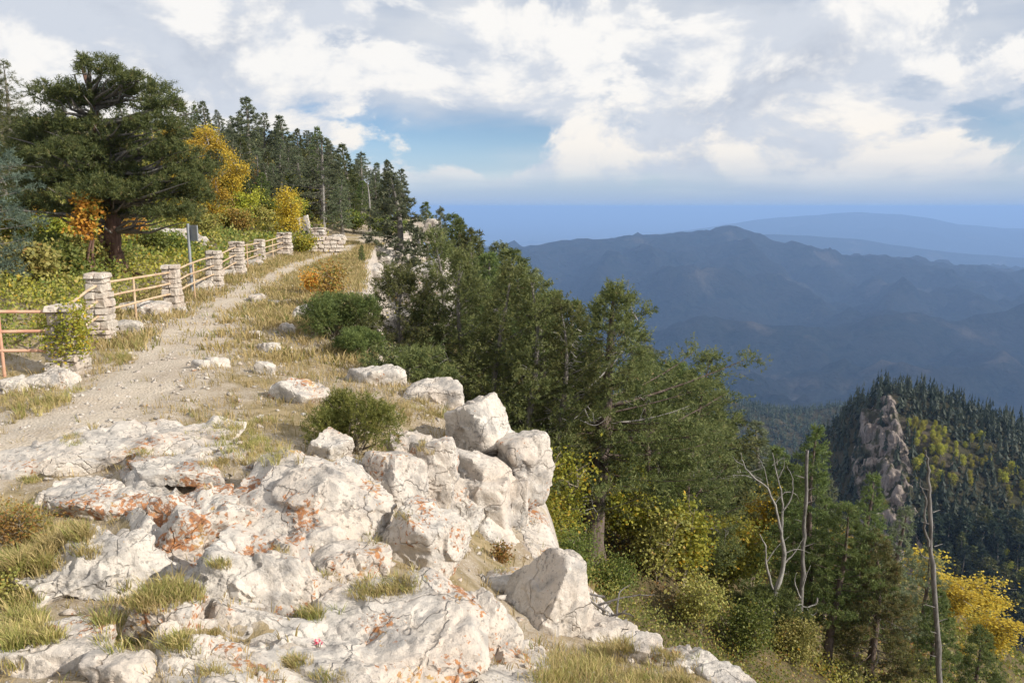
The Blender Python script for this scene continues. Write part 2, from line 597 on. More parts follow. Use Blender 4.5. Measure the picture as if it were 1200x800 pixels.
# ------------------------------------------------------------------ terrain of the ridge
_cp = [(0, 800, 3.3), (300, 800, 3.4), (600, 800, 4.3), (480, 700, 4.9), (0, 700, 4.4), (250, 700, 4.5),
       (100, 600, 5.8), (350, 600, 5.9), (450, 560, 6.9), (0, 520, 7.5), (200, 520, 7.6), (420, 480, 9.6), (510, 475, 10.2),
       (100, 450, 10.5), (250, 430, 11.3), (400, 440, 12.5), (125, 398, 13.8), (300, 380, 15.5), (400, 385, 16),
       (203, 365, 17.5), (253, 337, 22), (279, 323, 25.5), (304, 306, 31), (334, 299, 34), (374, 292, 37), (420, 288, 40),
       (430, 310, 32), (400, 340, 23), (480, 262, 58), (495, 252, 64),
       (0, 450, 10.5), (0, 360, 14), (0, 290, 24), (140, 318, 22), (60, 275, 30), (200, 280, 34), (0, 225, 40), (110, 245, 38), (200, 255, 42), (250, 240, 46), (300, 262, 46), (340, 250, 52), (380, 252, 56), (420, 248, 65),
       (250, 195, 60), (300, 205, 62), (150, 190, 62), (350, 215, 68), (400, 222, 78), (300, 170, 85), (230, 160, 85), (370, 188, 90), (440, 236, 80), (470, 243, 95), (0, 170, 65), (500, 252, 85), (490, 250, 120), (430, 212, 100),
       (700, 790, 4.6), (800, 790, 4.9), (640, 760, 5.2), (600, 690, 6.3), (570, 645, 7.4)]
CP = np.array([at(*c) for c in _cp] + [(0, 0, -1.68), (-3, 0, -1.9), (2, 0, -2.3), (-8, 3, -2.1), (-15, 8, -1.7), (0, -4, -1.6), (-25, 20, 0.0),
                                       (-40, 140, 8), (-17, 140, -1), (-75, 100, 11), (-60, 40, 5)])


def _tps_fit(P, lam=0.02):
    n = len(P)
    d2 = ((P[:, None, :2] - P[None, :, :2]) ** 2).sum(-1)
    K = 0.5 * d2 * np.log(d2 + 1e-9) + lam * np.eye(n)
    A = np.zeros((n + 3, n + 3))
    A[:n, :n] = K
    A[:n, n] = 1
    A[:n, n + 1:] = P[:, :2]
    A[n:, :n] = A[:n, n:].T
    return np.linalg.solve(A, np.concatenate([P[:, 2], np.zeros(3)]))


_tw = _tps_fit(CP)


def plateau(x, y):
    out = np.empty(len(x))
    for s in range(0, len(x), 20000):
        xs, ys = x[s:s + 20000], y[s:s + 20000]
        d2 = (xs[:, None] - CP[None, :, 0]) ** 2 + (ys[:, None] - CP[None, :, 1]) ** 2
        out[s:s + 20000] = (0.5 * d2 * np.log(d2 + 1e-9)) @ _tw[:-3] + _tw[-3] + _tw[-2] * xs + _tw[-1] * ys
    return out


EY = [-6, 0, 4, 5, 6, 7, 8, 9, 10, 11.3, 13.6, 17, 23, 32, 40, 60, 80, 140, 260]
EX = [1.5, 1.6, 1.75, 1.6, 1.15, 0.75, 0.4, 0.30, -0.25, -1.0, -2.3, -3.0, -4.2, -5.8, -6.9, -7.2, -9, -12, -14]
OUTC = (-5.5, 1.2, 2.0, 8.4)      # bedrock zone of the foreground


def edge_x(y):
    return np.interp(y, EY, EX)


def bedmask(x, y):
    return sstep(x + .545 * y, 0, .35) * sstep(fbm(np.stack([x * .9, y * .9, 0 * x + 1.5], 1), 3), -.30, -.08) * (1 - sstep(x, .1, .45) * (1 - sstep(y, 5.4, 6)))


def T(x, y):
    x = np.atleast_1d(np.asarray(x, float))
    y = np.atleast_1d(np.asarray(y, float))
    xe = edge_x(y)
    d = np.maximum(0, x - xe)
    z = plateau(np.minimum(x, xe), np.minimum(y, 140))
    cl = np.interp(y, [5, 8, 12, 30], [1.2, 2.0, 2.0, 2.6])
    z = z - cl * sstep(d, 0.0, 0.7) - 0.62 * np.maximum(0, d - 0.3) - 0.28 * np.maximum(0, d - 40)
    z = z - 0.42 * np.maximum(0, y - 52) * sstep(d, 2, 14)
    z = z - 0.16 * np.maximum(0, y - 105) - 0.14 * np.maximum(0, y - 62) * sstep(x, xe - 9, xe - 1)
    p3 = np.stack([x, y, 0 * x], 1)
    near = np.exp(-np.maximum(0, np.hypot(x, y) - 4) / 20)
    z = z + 0.05 * fbm(p3 * 0.9, 4) * (0.3 + near)
    z = z + 0.35 * fbm(p3 * 0.16 + 5, 3) * sstep(y, 20, 50) * (1 - 0.6 * (d > 0)) * sstep(-x, 8.5, 14)
    z = z + 0.55 * fbm(p3 * 0.22 + 9, 3) * sstep(d, 1, 6)
    # bedrock ledges between the boulders
    oc = sstep(x, OUTC[0], OUTC[0] + 1.5) * (1 - sstep(x, OUTC[1] - .6, OUTC[1])) * (1 - sstep(y, OUTC[3] - 2.0, OUTC[3]))
    k = np.where(oc > .01)[0]
    if len(k):
        pk = p3[k] + np.array((0, 0, 3.3))
        pk[:, :2] += .06 * np.stack([pnoise(pk * 3), pnoise(pk * 3 + 9)], 1)
        z[k] += oc[k] * bedmask(x[k], y[k]) * (.05 + .60 * facet(pk, .70, 1, 90) + .48 * facet(pk, .28, 2, 50) + .34 * facet(pk, .10, 3, 18))
    return z


def T1(x, y):
    return float(T(x, y)[0])


_TY = np.geomspace(2.0, 260, 900)


def hit(px, py, lift=0.0):
    """world point where the sight line through a place in the view meets the ground"""
    d = ray(px, py)
    P = d[None, :] * (_TY / d[1])[:, None]
    g = P[:, 2] - T(P[:, 0], P[:, 1]) - lift
    k = np.argmax(g < 0)
    if g[k] >= 0:
        k = len(g) - 1
    if k > 0:
        f = g[k - 1] / (g[k - 1] - g[k] + 1e-9)
        Y = _TY[k - 1] + f * (_TY[k] - _TY[k - 1])
    else:
        Y = _TY[0]
    return d * (Y / d[1])


def axis(segs):
    out = []
    for a, b, s0, s1 in segs:
        x = a
        n = max(2, int((b - a) / (0.5 * (s0 + s1))))
        u = np.linspace(0, 1, n, endpoint=False)
        out.append(a + (b - a) * (s0 * u + (s1 - s0) * u * u / 2) / (s0 + (s1 - s0) / 2))
    return np.concatenate(out + [np.array([segs[-1][1]])])


def grid_mesh(name, xs, ys, zf, mat, attrf=None):
    X, Yv = np.meshgrid(xs, ys)
    x, y = X.ravel(), Yv.ravel()
    z = zf(x, y)
    nx, ny = len(xs), len(ys)
    i = np.arange(nx * ny).reshape(ny, nx)
    q = np.stack([i[:-1, :-1], i[:-1, 1:], i[1:, 1:], i[1:, :-1]], -1).reshape(-1, 4)
    at_ = attrf(x, y, z) if attrf else None
    return mesh_np(name, np.stack([x, y, z], 1), None, q, mat, True, at_)


# line of the trail
pc = [(-90, 545, .75), (-20, 528, .74), (50, 508, .68), (120, 478, .62), (172, 442, .58), (208, 402, .5), (233, 376, .45), (262, 357, .40), (300, 335, .37), (330, 319, .34), (350, 309, .3)]
PW = np.array([list(hit(a, b)[:2]) + [w] for a, b, w in pc])
PW = np.concatenate([PW, [[-7.9, 36.5, .35], [-7.8, 42, .4], [-8.4, 50, .4]]])


_pt = np.linspace(0, len(PW) - 1, 90)
TRL = np.stack([np.interp(_pt, np.arange(len(PW)), PW[:, j]) for j in range(3)], 1)


def ground_attr(x, y, z):
    xe = edge_x(y)
    d = x - xe
    oc = sstep(x, OUTC[0], OUTC[0] + 1.5) * (1 - sstep(x, OUTC[1], OUTC[1] + .5)) * (1 - sstep(y, OUTC[3] - 1.5, OUTC[3] + .5)) * sstep(y, 1, 2.5)
    cliff = sstep(d, -0.5, -0.1) * (1 - sstep(d, 0.8, 1.6))
    low = sstep(x, 0.15, 0.5) * (1 - sstep(y, 5.6, 6.2))
    rk = np.clip(0.62 * oc * (1 - low) * bedmask(x, y) + cliff * 0.65 * (1 - low), 0, 1)
    fence = np.interp(y, [0, 11, 22, 37, 60, 140], [-8.5, -6.6, -8.6, -9.3, -11, -15])
    slope = np.maximum(sstep(d, 0.6, 1.6), 0.75 * sstep(fence - x, 0.3, 2.5))
    slope = np.maximum(slope, sstep(y, 62, 75))
    tr = np.zeros(len(x))
    k = np.where((y > 3) & (y < 55) & (x > -12) & (x < 2))[0]
    if len(k):
        dd_ = (np.hypot(x[k][:, None] - TRL[None, :, 0], y[k][:, None] - TRL[None, :, 1]) - TRL[None, :, 2]).min(1)
        tr[k] = 1 - sstep(dd_, -.05, .9)
    return {'rock': rk, 'slope': slope, 'trail': tr}


def bed_z(x, y):
    e = sstep(ground_attr(x, y, None)['rock'], .25, .4)
    return T(x, y) + .012 - .10 * (1 - e)


gx = axis([(-110, -30, 4, 1.2), (-30, -9, 1.0, 0.2), (-9, -5, .2, .1), (-5, 1.6, .07, .07), (1.6, 3, .07, .1), (3, 12, .1, .5), (12, 60, .6, 3), (60, 320, 4, 12)])
gy = axis([(-6, 2, .6, .08), (2, 8.6, .07, .07), (8.6, 9, .07, .07), (9, 20, .08, .25), (20, 70, .3, 1.5), (70, 260, 1.5, 8)])
hillside = tag(link('hillside', grid_mesh('hillside', gx, gy, T, MAT['ground'], ground_attr)), 'stony ridge top and wooded slope falling away to the right', 'ground', kind='structure')

bedrock = tag(link('bedrock', grid_mesh('bedrock', np.arange(-5.2, 1.3, .026), np.arange(2.2, 8.7, .026), bed_z, MAT['rock'])), 'broken pale limestone bedrock of the outcrop', 'bedrock', kind='structure')
bedrock['lichen'] = .15
bedrock.data.set_sharp_from_angle(angle=R(40))

# ------------------------------------------------------------------ trail
def build_path():
    t = np.linspace(0, len(PW) - 1, 260)
    k = np.arange(len(PW))
    # smooth the polyline a little
    cx, cy, w = (np.interp(t, k, PW[:, j]) for j in range(3))
    ker = np.ones(17) / 17
    sm = lambda a: np.convolve(np.pad(a, 8, mode='edge'), ker, 'valid')
    cx, cy, w = sm(cx), sm(cy), sm(w)
    tx, ty = np.gradient(cx), np.gradient(cy)
    ln = np.hypot(tx, ty)
    nx, ny = -ty / ln, tx / ln
    s = np.linspace(-1, 1, 17)
    e1 = 1 + 0.50 * fbm(np.stack([cx * 1.7, cy * 1.7, 0 * cx], 1), 4)
    e2 = 1 + 0.50 * fbm(np.stack([cx * 1.7, cy * 1.7, 0 * cx + 7], 1), 4)
    off = np.where(s[None] < 0, s[None] * (w * e1)[:, None], s[None] * (w * e2)[:, None])
    X = cx[:, None] + nx[:, None] * off
    Y = cy[:, None] + ny[:, None] * off
    Z = T(X.ravel(), Y.ravel()) + 0.012 * (1 - 2.2 * np.abs(np.tile(s, len(cx))) ** 6)
    i = np.arange(X.size).reshape(X.shape)
    q = np.stack([i[:-1, :-1], i[1:, :-1], i[1:, 1:], i[:-1, 1:]], -1).reshape(-1, 4)[:, ::-1]
    me = mesh_np('trail', np.stack([X.ravel(), Y.ravel(), Z], 1), None, q, MAT['path'], True)
    return np.stack([cx, cy, w], 1), tag(link('path', me), 'narrow gravel footpath along the ridge beside the fence', 'path', kind='structure')


PATHC, _ = build_path()


def path_dist(x, y):
    d = np.hypot(x[:, None] - PATHC[None, :, 0], y[:, None] - PATHC[None, :, 1]) - PATHC[None, :, 2]
    return d.min(1)


# ------------------------------------------------------------------ far land
VZ = -780.0
sk = np.array([(300, 300), (480, 300), (560, 297), (600, 291), (640, 285), (700, 279), (760, 275), (800, 272), (835, 268), (860, 265), (880, 270), (900, 279), (930, 289), (960, 297),
               (1000, 302), (1050, 305), (1100, 307), (1130, 317), (1160, 316), (1200, 322), (1300, 335), (1500, 350)], float)
SKX = np.array([at(a, b, 7000)[0] for a, b in sk])
SKZ = np.array([at(a, b, 7000)[2] for a, b in sk])


def mountain_z(x, y):
    p3 = np.stack([x / 900, y / 900, 0 * x], 1)
    zr = np.interp(x * 7000 / np.clip(y, 4200, 9000), SKX, SKZ)
    zr = 0.5 * zr + 0.5 * np.interp(x, SKX, SKZ)
    zr = np.where(np.abs(y - 7000) < 300, np.interp(x, SKX, SKZ), zr)
    spur = 1 - np.abs(pnoise(np.stack([x / 620 + 0.5 * pnoise(p3 * 1.3), y / 2600, 0 * x + 3], 1))) * 2
    d = np.abs(y - 7000)
    w = np.where(y < 7000, 2900 + 900 * spur, 2200)
    g = np.clip(1 - d / w, 0, 1)
    g = g ** 1.25
    z = VZ + (zr - VZ) * g
    rel = 1 - np.exp(-((d / 350) ** 2))
    z = z + rel * (150 * fbm(p3 * 1.2, 6, 0.6) + 200 * np.clip(g, 0, .5) * (spur - .3))
    # a lower wooded ridge in front of the mountain
    ry = 4300 + 500 * pnoise(p3 * 0.5 + 4)
    rz = np.interp(x, [-2500, -400, 500, 1300, 2200, 3200], [-780, -720, -650, -600, -560, -520])
    z = np.maximum(z, rz + 60 * fbm(p3 * 2.1 + 8, 5, 0.55) - 0.34 * np.abs(y - ry))
    z = z + 30 * fbm(p3 * 4, 4)
    return z


tag(link('mountain', grid_mesh('mountain', np.linspace(-4200, 6200, 230), np.linspace(2300, 9200, 170), mountain_z, MAT['mountain'])),
    'long dark blue forested mountain across the valley', 'mountain', kind='structure')

PZ = -1150.0
tag(link('plain', mesh_np('plain', [(-90000, 1500, PZ), (90000, 1500, PZ), (90000, 84000, PZ), (-90000, 84000, PZ)], None, [(0, 1, 2, 3)], MAT['plain'])),
    'hazy blue plain reaching the horizon', 'plain', kind='structure')


def far_range(name, skl, Y, depth, label, seed, base=PZ):
    sx = np.array([at(a, b, Y)[0] for a, b in skl])
    sz = np.array([at(a, b, Y)[2] for a, b in skl])

    def zf(x, y):
        p3 = np.stack([x / (depth * .5), y / (depth * .5), 0 * x + seed], 1)
        d = np.abs(y - Y) / depth
        g = np.clip(1 - d, 0, 1) ** 1.3
        return base - 20 + (np.interp(x, sx, sz) + depth * .012 * fbm(np.stack([x / depth * 2.2, 0 * x + seed, 0 * x], 1), 4) - depth * .008 - base + 20) * g + (1 - np.exp(-(d * 6) ** 2)) * depth * .03 * fbm(p3 * 2, 5)
    xs = np.linspace(sx[0], sx[-1], 150)
    tag(link(name, grid_mesh(name, xs, np.linspace(Y - depth, Y + depth, 40), zf, MAT['mountain'])), label, 'mountain', kind='structure')


far_range('distant_mountain', [(560, 300), (660, 288), (760, 274), (830, 264), (880, 257), (920, 251), (960, 248), (1010, 246), (1050, 247), (1090, 252), (1120, 259), (1180, 265), (1300, 268)], 21000, 5200,
          'faint pale blue mountain on the horizon', 2.0)
far_range('distant_hills', [(640, 330), (720, 305), (800, 284), (860, 275), (900, 272), (950, 273), (1000, 276), (1040, 283), (1100, 290), (1150, 297), (1200, 300), (1320, 310)], 12500, 2600,
          'pale blue foothills behind the shoulder of the forested mountain', 5.0)


# the nearer wooded hill at the right
H2 = np.array((190.0, 385.0, -90.0))


def hill_z(x, y):
    dx, dy = x - H2[0], y - H2[1]
    kx = np.where(dx < 0, 1.35, 0.56)
    r = np.sqrt((kx * dx) ** 2 + (np.where(dy < 0, 0.80, 0.9) * dy) ** 2 + 14 ** 2) - 14
    p3 = np.stack([x / 60, y / 60, 0 * x + 1], 1)
    a = dx + 8 - 0.30 * dy       # the rock rib runs down towards the viewer
    rib = 7 * np.exp(-(a / 9) ** 2) * sstep(-dy, 2, 12) * (1 - sstep(-dy, 70, 110))
    return H2[2] - r + 5 * fbm(p3, 5) * sstep(np.hypot(dx, dy), 5, 40) + rib


hx = axis([(40, 120, 4, 2.5), (120, 260, 2, 2), (260, 420, 3, 6)])
hy = axis([(230, 420, 2.2, 2.2), (420, 560, 3, 6)])
tag(link('hill', grid_mesh('hill', hx, hy, hill_z, MAT['hill'])), 'steep wooded hill with a bare rock rib at the right', 'hill', kind='structure')


def spur_z(x, y):
    p3 = np.stack([x / 150, y / 150, 0 * x + 6], 1)
    cr = np.interp(x, [-200, 100, 250, 350, 500, 800], [-330, -290, -278, -284, -300, -340])
    return cr - 0.33 * np.abs(y - 1150) + 20 * fbm(p3, 5)


tag(link('wooded_spur', grid_mesh('wooded_spur', np.linspace(-250, 900, 130), np.linspace(650, 1900, 130), spur_z, MAT['hill'])),
    'dark wooded spur in the valley beyond the ridge', 'hill', kind='structure')

# ------------------------------------------------------------------ generators
_ico = {}


def ico(sub):
    if sub not in _ico:
        bm = bmesh.new()
        bmesh.ops.create_icosphere(bm, subdivisions=sub, radius=1)
        v = np.array([x.co[:] for x in bm.verts])
        f = np.array([[q.index for q in p.verts] for p in bm.faces])
        bm.free()
        _ico[sub] = (v, f)
    return _ico[sub]


def rock_mesh(seed, a, b, c, sub=4, planes=13, rough=1.0, custom=None, pw=34):
    rng = np.random.default_rng(seed)
    v, f = ico(sub)
    n = unit(rng.normal(size=(planes, 3)) * (1, 1, 1.0))
    d = rng.uniform(0.70, 0.95, planes)
    # broken blocks: six faces of a tilted box, corners knocked off by the other planes
    q1 = Quaternion((0, 0, 1), rng.uniform(-.6, .6)) @ Quaternion((rng.uniform(-1, 1), rng.uniform(-1, 1), 0), rng.uniform(0, .4))
    bx = np.array([q1 @ Vector(v_) for v_ in ((1, 0, 0), (-1, 0, 0), (0, 1, 0), (0, -1, 0), (0, 0, 1), (0, 0, -1))])
    n = np.concatenate([unit(bx + rng.normal(0, .16, bx.shape)), n[:6]])
    d = np.concatenate([rng.uniform(.56, .74, 6), d[:6]])
    if custom is not None:
        cn = np.array(custom, float)
        n = np.concatenate([unit(cn[:, :3]), n[6:10]])
        d = np.concatenate([cn[:, 3], np.full(4, 0.97)])
    dot = np.maximum(v @ n.T, 0) / d
    r = (1 + (dot ** pw).sum(1)) ** (-1 / pw)
    P = v * r[:, None] * (a, b, c)
    m = (a * b * c) ** (1 / 3)
    q = P + seed * 3.7
    nrm = unit(v / (a, b, c))
    wq = q + .06 * m * np.stack([pnoise(q / m * 2.2 + i * 5.) for i in range(3)], 1)
    dsp = .05 * m * fbm(q / m * 1.1, 2) + .38 * facet(wq, m * .95, 1, 140) + .36 * facet(wq, m * .42, 2, 90) + .32 * facet(wq, m * .17, 3, 40)
    dsp += .010 * m * fbm(q / m * 9 + 3, 3)
    return P + nrm * (rough * dsp)[:, None], f


ROCKS = []


def rock(name, label, px, py, w, h, Y=None, depth=0.8, rz=None, sub=4, lichen=0.0, seed=None, planes=13, custom=None, sit=0.12, cat='rock', group=None, rough=1.0, cmin=0.3):
    """a boulder that fills w x h pixels of the view around px, py; Y gives its distance where it does not stand on the ground"""
    seed = seed if seed is not None else int(px * 7 + py * 13)
    if Y is None:
        g = hit(px, py + 0.25 * h)
        Y0 = g[1]
    else:
        Y0 = Y
    d0 = at(px, py, Y0)
    dep = math.atan2(-d0[2], math.hypot(d0[0], d0[1]))
    s = np.linalg.norm(d0) * math.cos(math.atan(math.hypot((px - 600), (py - 400)) / FPX)) / FPX
    a = w / 2 * s
    b = a * depth
    hm = h / 2 * s
    c = math.sqrt(max(hm ** 2 - (b * math.sin(dep)) ** 2, (cmin * min(a, b)) ** 2)) / math.cos(dep)
    if Y is None:
        loc = hit(px, py, lift=sit * c)
    else:
        loc = d0
    kk = 1.16 if custom is not None else 1.36
    V, F = rock_mesh(seed, a * kk, b * kk, c * kk, sub, planes, rough, custom)
    rz = rz if rz is not None else (random.Random(seed).uniform(-.35, .35) if custom is None else 0)
    me = mesh_np(name, V, F, None, MAT['rock'], True)
    me.set_sharp_from_angle(angle=R(38))
    o = link(name, me, None, loc, rz)
    o['lichen'] = float(lichen)
    tag(o, label, cat, group)
    ROCKS.append((loc[0], loc[1], a, b, rz, loc[2] + c))
    return o


def tubes(P, Rd, sides=5):
    """P (B,n,3), Rd (B,n) -> verts, quads"""
    B, n, _ = P.shape
    d = unit(P[:, -1] - P[:, 0])
    ref = np.where(np.abs(d[:, 2:3]) > 0.85, np.array([[1., 0, 0]]), np.array([[0, 0, 1.]]))
    u = unit(np.cross(d, ref))
    v = np.cross(d, u)
    an = np.arange(sides) * 2 * math.pi / sides
    ring = np.cos(an)[None, :, None] * u[:, None] + np.sin(an)[None, :, None] * v[:, None]
    V = P[:, :, None, :] + Rd[:, :, None, None] * ring[:, None]
    i = np.arange(B * n * sides).reshape(B, n, sides)
    j = np.roll(i, -1, axis=2)
    q = np.stack([i[:, :-1], j[:, :-1], j[:, 1:], i[:, 1:]], -1).reshape(-1, 4)
    return V.reshape(-1, 3), q


def merge(parts):
    vs, qs, k = [], [], 0
    for v, q in parts:
        vs.append(v)
        qs.append(q + k)
        k += len(v)
    return np.concatenate(vs), np.concatenate(qs)


def sprigs(pos, dr, k, slen, nlen, nw, spread, rng):
    n = len(pos)
    u = rng.random((n, k, 1))
    base = pos[:, None] + dr[:, None] * (slen * u)
    rnd = rng.normal(size=(n, k, 3))
    perp = unit(rnd - (rnd * dr[:, None]).sum(-1, keepdims=True) * dr[:, None])
    bd = unit(dr[:, None] * (1 - 0.5 * spread) + perp * spread)
    side = unit(np.cross(bd, rng.normal(size=(n, k, 3))))
    L = nlen * rng.uniform(.7, 1.25, (n, k, 1))
    w = nw * rng.uniform(.7, 1.3, (n, k, 1))
    V = np.stack([base - side * w / 2, base + side * w / 2, base + bd * L], 2).reshape(-1, 3)
    tint = np.repeat(np.clip(rng.random(n)[:, None] * 0.75 + rng.random((n, k)) * 0.25, 0, 1).ravel(), 3)
    return V, tint


def tri_mesh(name, V, tint, mat):
    return mesh_np(name, V, np.arange(len(V)).reshape(-1, 3), None, mat, False, {'tint': tint})


PROF = {
    'cone': lambda t: (1 - t) ** 0.75 * np.minimum(1, 0.35 + 3 * t),
    'round': lambda t: np.sqrt(np.clip(1 - (2 * t - 0.85) ** 2 / 1.4, 0.03, 1)) * np.minimum(1, 1.35 * (1 - t) ** 0.55 + .05),
    'narrow': lambda t: (1 - t) ** 0.85 * np.minimum(1, 0.5 + 2 * t),
    'flat': lambda t: np.minimum(1, 1.5 * (1 - t) ** 0.4) * np.minimum(1, .55 + t),
    'spire': lambda t: (1 - t) ** 1.05 * np.minimum(1, .55 + 2.2 * t) + .03,
    'irreg': lambda t: np.minimum(1, (1.15 * (1 - t)) ** 0.7) * np.minimum(1, .6 + 1.2 * t),
}


def conifer(seed, H, Rc, mat, bark, base=.12, prof='cone', nb=90, nb2=10, ns=6, k=9, slen=.14, nlen=.07, nw=.012, spread=.8, low=-.12, up=.25, top=.8,
            lean=(0, 0), flag=0.0, wind=(1, 0), trunk_r=None, s2min=.25, dead=0.0, upbias=.25, wob=.03, clump=0.0, sides=8, deadmat='dead', tips=0):
    rng = np.random.default_rng(seed)
    ns, k, nw, nlen = max(2, round(ns * .85)), max(4, k - 1), nw * 1.12, nlen * 1.08
    tr = trunk_r or 0.028 * H
    tt = np.linspace(0, 1, 12)
    ph = rng.uniform(0, 6, 2)
    tx = lean[0] * tt ** 1.3 + wob * H * np.sin(tt * 5 + ph[0]) * tt
    ty = lean[1] * tt ** 1.3 + wob * H * np.sin(tt * 4 + ph[1]) * tt
    TP = np.stack([tx, ty, tt * H], 1)
    TR = tr * (1 - tt) ** 0.8 + 0.004 * H * .3
    TR[0] *= 1.35
    tv, tq = tubes(TP[None], TR[None], sides)
    jit = 1 + 0.12 * fbm(tv * 6 / tr * 0.06, 2)
    cxy = np.repeat(TP[:, :2], sides, 0)
    tv[:, :2] = cxy + (tv[:, :2] - cxy) * jit[:, None]
    # limbs
    t = base + (1 - base) * (np.arange(nb) + rng.random(nb)) / nb
    t = np.clip(t ** 0.95, 0, .985)
    az = np.arange(nb) * 2.399 + rng.uniform(-.5, .5, nb)
    dh = np.stack([np.cos(az), np.sin(az), 0 * az], 1)
    tn = (t - base) / (1 - base)
    L = Rc * PROF[prof](tn) * rng.uniform(.62, 1.18, nb)
    if clump:
        L *= 1 + clump * pnoise(np.stack([dh[:, 0] * 1.1 + seed, dh[:, 1] * 1.1, t * 5], 1))
    L *= np.clip(1 + flag * (dh[:, 0] * wind[0] + dh[:, 1] * wind[1]), .25, 2)
    L = np.maximum(L, .04 * Rc)
    e0 = low + (top - low) * tn ** 1.6 + rng.normal(0, .09, nb)
    e1 = up * rng.uniform(.5, 1.3, nb)
    s = np.linspace(0, 1, 6)
    B0 = np.stack([np.interp(t, tt, TP[:, j]) for j in range(3)], 1)
    perp = np.stack([-dh[:, 1], dh[:, 0], 0 * az], 1)
    bend = rng.normal(0, .16, nb)

    def bp(idx, ss):
        return (B0[idx] + dh[idx] * (L[idx] * ss)[:, None] + perp[idx] * (L[idx] * bend[idx] * ss ** 2)[:, None]
                + np.array((0, 0, 1.)) * (L[idx] * (e0[idx] * ss + e1[idx] * ss ** 2))[:, None])
    idx = np.repeat(np.arange(nb), 6)
    BP = bp(idx, np.tile(s, nb)).reshape(nb, 6, 3)
    br = np.clip(L * .013, .005, tr * .4)
    bv, bq = tubes(BP, br[:, None] * (1 - .85 * s)[None], 4)
    alive = rng.random(nb) >= dead
    # branchlets
    ai = np.where(alive)[0]
    cnt = np.maximum(2, (nb2 * (L[ai] / (Rc * .8)) ** .8).astype(int))
    idx = np.repeat(ai, cnt)
    m = len(idx)
    s2 = s2min + (1 - s2min) * rng.random(m) ** .8
    p0 = bp(idx, s2)
    sg = np.where(rng.random(m) < .5, -1, 1)
    d2 = unit(dh[idx] * rng.uniform(.4, .9, m)[:, None] + perp[idx] * (sg * rng.uniform(.3, 1, m))[:, None] + np.array((0, 0, 1.)) * rng.normal(upbias * .5, .22, m)[:, None])
    l2 = np.minimum(L[idx] * .42 * (1.15 - .75 * s2), .75) * rng.uniform(.6, 1.2, m) + slen * .3
    p1 = p0 + d2 * l2[:, None]
    sv, sq = tubes(np.stack([p0, .5 * (p0 + p1), p1], 1), np.stack([0 * l2 + .006, 0 * l2 + .004, 0 * l2 + .002], 1) * max(1, H / 7), 3)
    keepb = rng.random(m) < .22
    sq = sq[np.repeat(keepb, 6)]
    lv, lq = merge([(bv, bq), (sv, sq)])
    # needle sprigs
    q = rng.random((m, ns)) * .85 + .15
    sp = (p0[:, None] + (p1 - p0)[:, None] * q[..., None]).reshape(-1, 3)
    sd = unit(np.repeat(d2, ns, 0) + rng.normal(0, .45, (m * ns, 3)) + np.array((0, 0, upbias)))
    V, tint = sprigs(sp, sd, k, slen, nlen, nw, spread, rng)
    if tips:
        ti = np.repeat(ai, tips)
        tp_ = bp(ti, rng.uniform(.86, 1.03, len(ti))) + rng.normal(0, .06, (len(ti), 3))
        V3, t3 = sprigs(tp_, unit(dh[ti] * .35 + rng.normal(0, .35, (len(ti), 3)) + (0, 0, 1)), k, slen * 1.1, nlen, nw, spread, rng)
        V, tint = np.concatenate([V, V3]), np.concatenate([tint, np.clip(t3 * .6 + .36, 0, 1)])
    # leader
    tp = np.repeat(TP[-1:], 12, 0) - np.array((0, 0, 1)) * rng.random((12, 1)) * H * .05
    V2, t2 = sprigs(tp, unit(rng.normal(0, .4, (12, 3)) + (0, 0, 1)), k, slen, nlen, nw, spread, rng)
    V, tint = np.concatenate([V, V2]), np.concatenate([tint, t2])
    # bare dead limbs
    parts = [('trunk', mesh_np('trunk', tv, None, tq, MAT[bark], True))]
    di = np.where(~alive)[0]
    if len(di):
        v4, q4 = tubes(BP[di], (br[di] * 1.1)[:, None] * (1 - .8 * s)[None], 4)
        c4 = np.repeat(di, 7)
        s4 = .25 + .75 * rng.random(len(c4))
        a0 = bp(c4, s4)
        a1 = a0 + unit(dh[c4] * .6 + perp[c4] * rng.normal(0, .8, len(c4))[:, None] + rng.normal(0, .3, (len(c4), 3))) * (L[c4] * .3)[:, None]
        v5, q5 = tubes(np.stack([a0, .5 * (a0 + a1) + rng.normal(0, .02, a0.shape), a1], 1), np.tile([[.009, .006, .002]], (len(c4), 1)) * max(1, H / 7), 3)
        nv, nq = 24, 20
        for j in range(len(di)):
            s5 = slice(j * 7 * 9, (j + 1) * 7 * 9)
            vj, qj = merge([(v4[j * 24:(j + 1) * 24], q4[:20]), (v5[s5], q5[:7 * 6])])
            parts.append(('bare_branch', mesh_np('bare_branch', vj, None, qj, MAT[deadmat], True)))
    parts.append(('branches', mesh_np('branches', lv, None, lq, MAT[bark], True)))
    parts.append(('crown', tri_mesh('crown', V, tint, MAT[mat])))
    return parts


def leaves(pos, size, rng, flat=0.0):
    n = len(pos)
    a = unit(rng.normal(size=(n, 3)) * (1, 1, 1 - flat))
    b = unit(np.cross(a, rng.normal(size=(n, 3))))
    L = (size * rng.uniform(.7, 1.3, n))[:, None]
    return np.stack([pos, pos + a * L * .5 + b * L * .36, pos + a * L, pos + a * L * .5 - b * L * .36], 1).reshape(-1, 3)


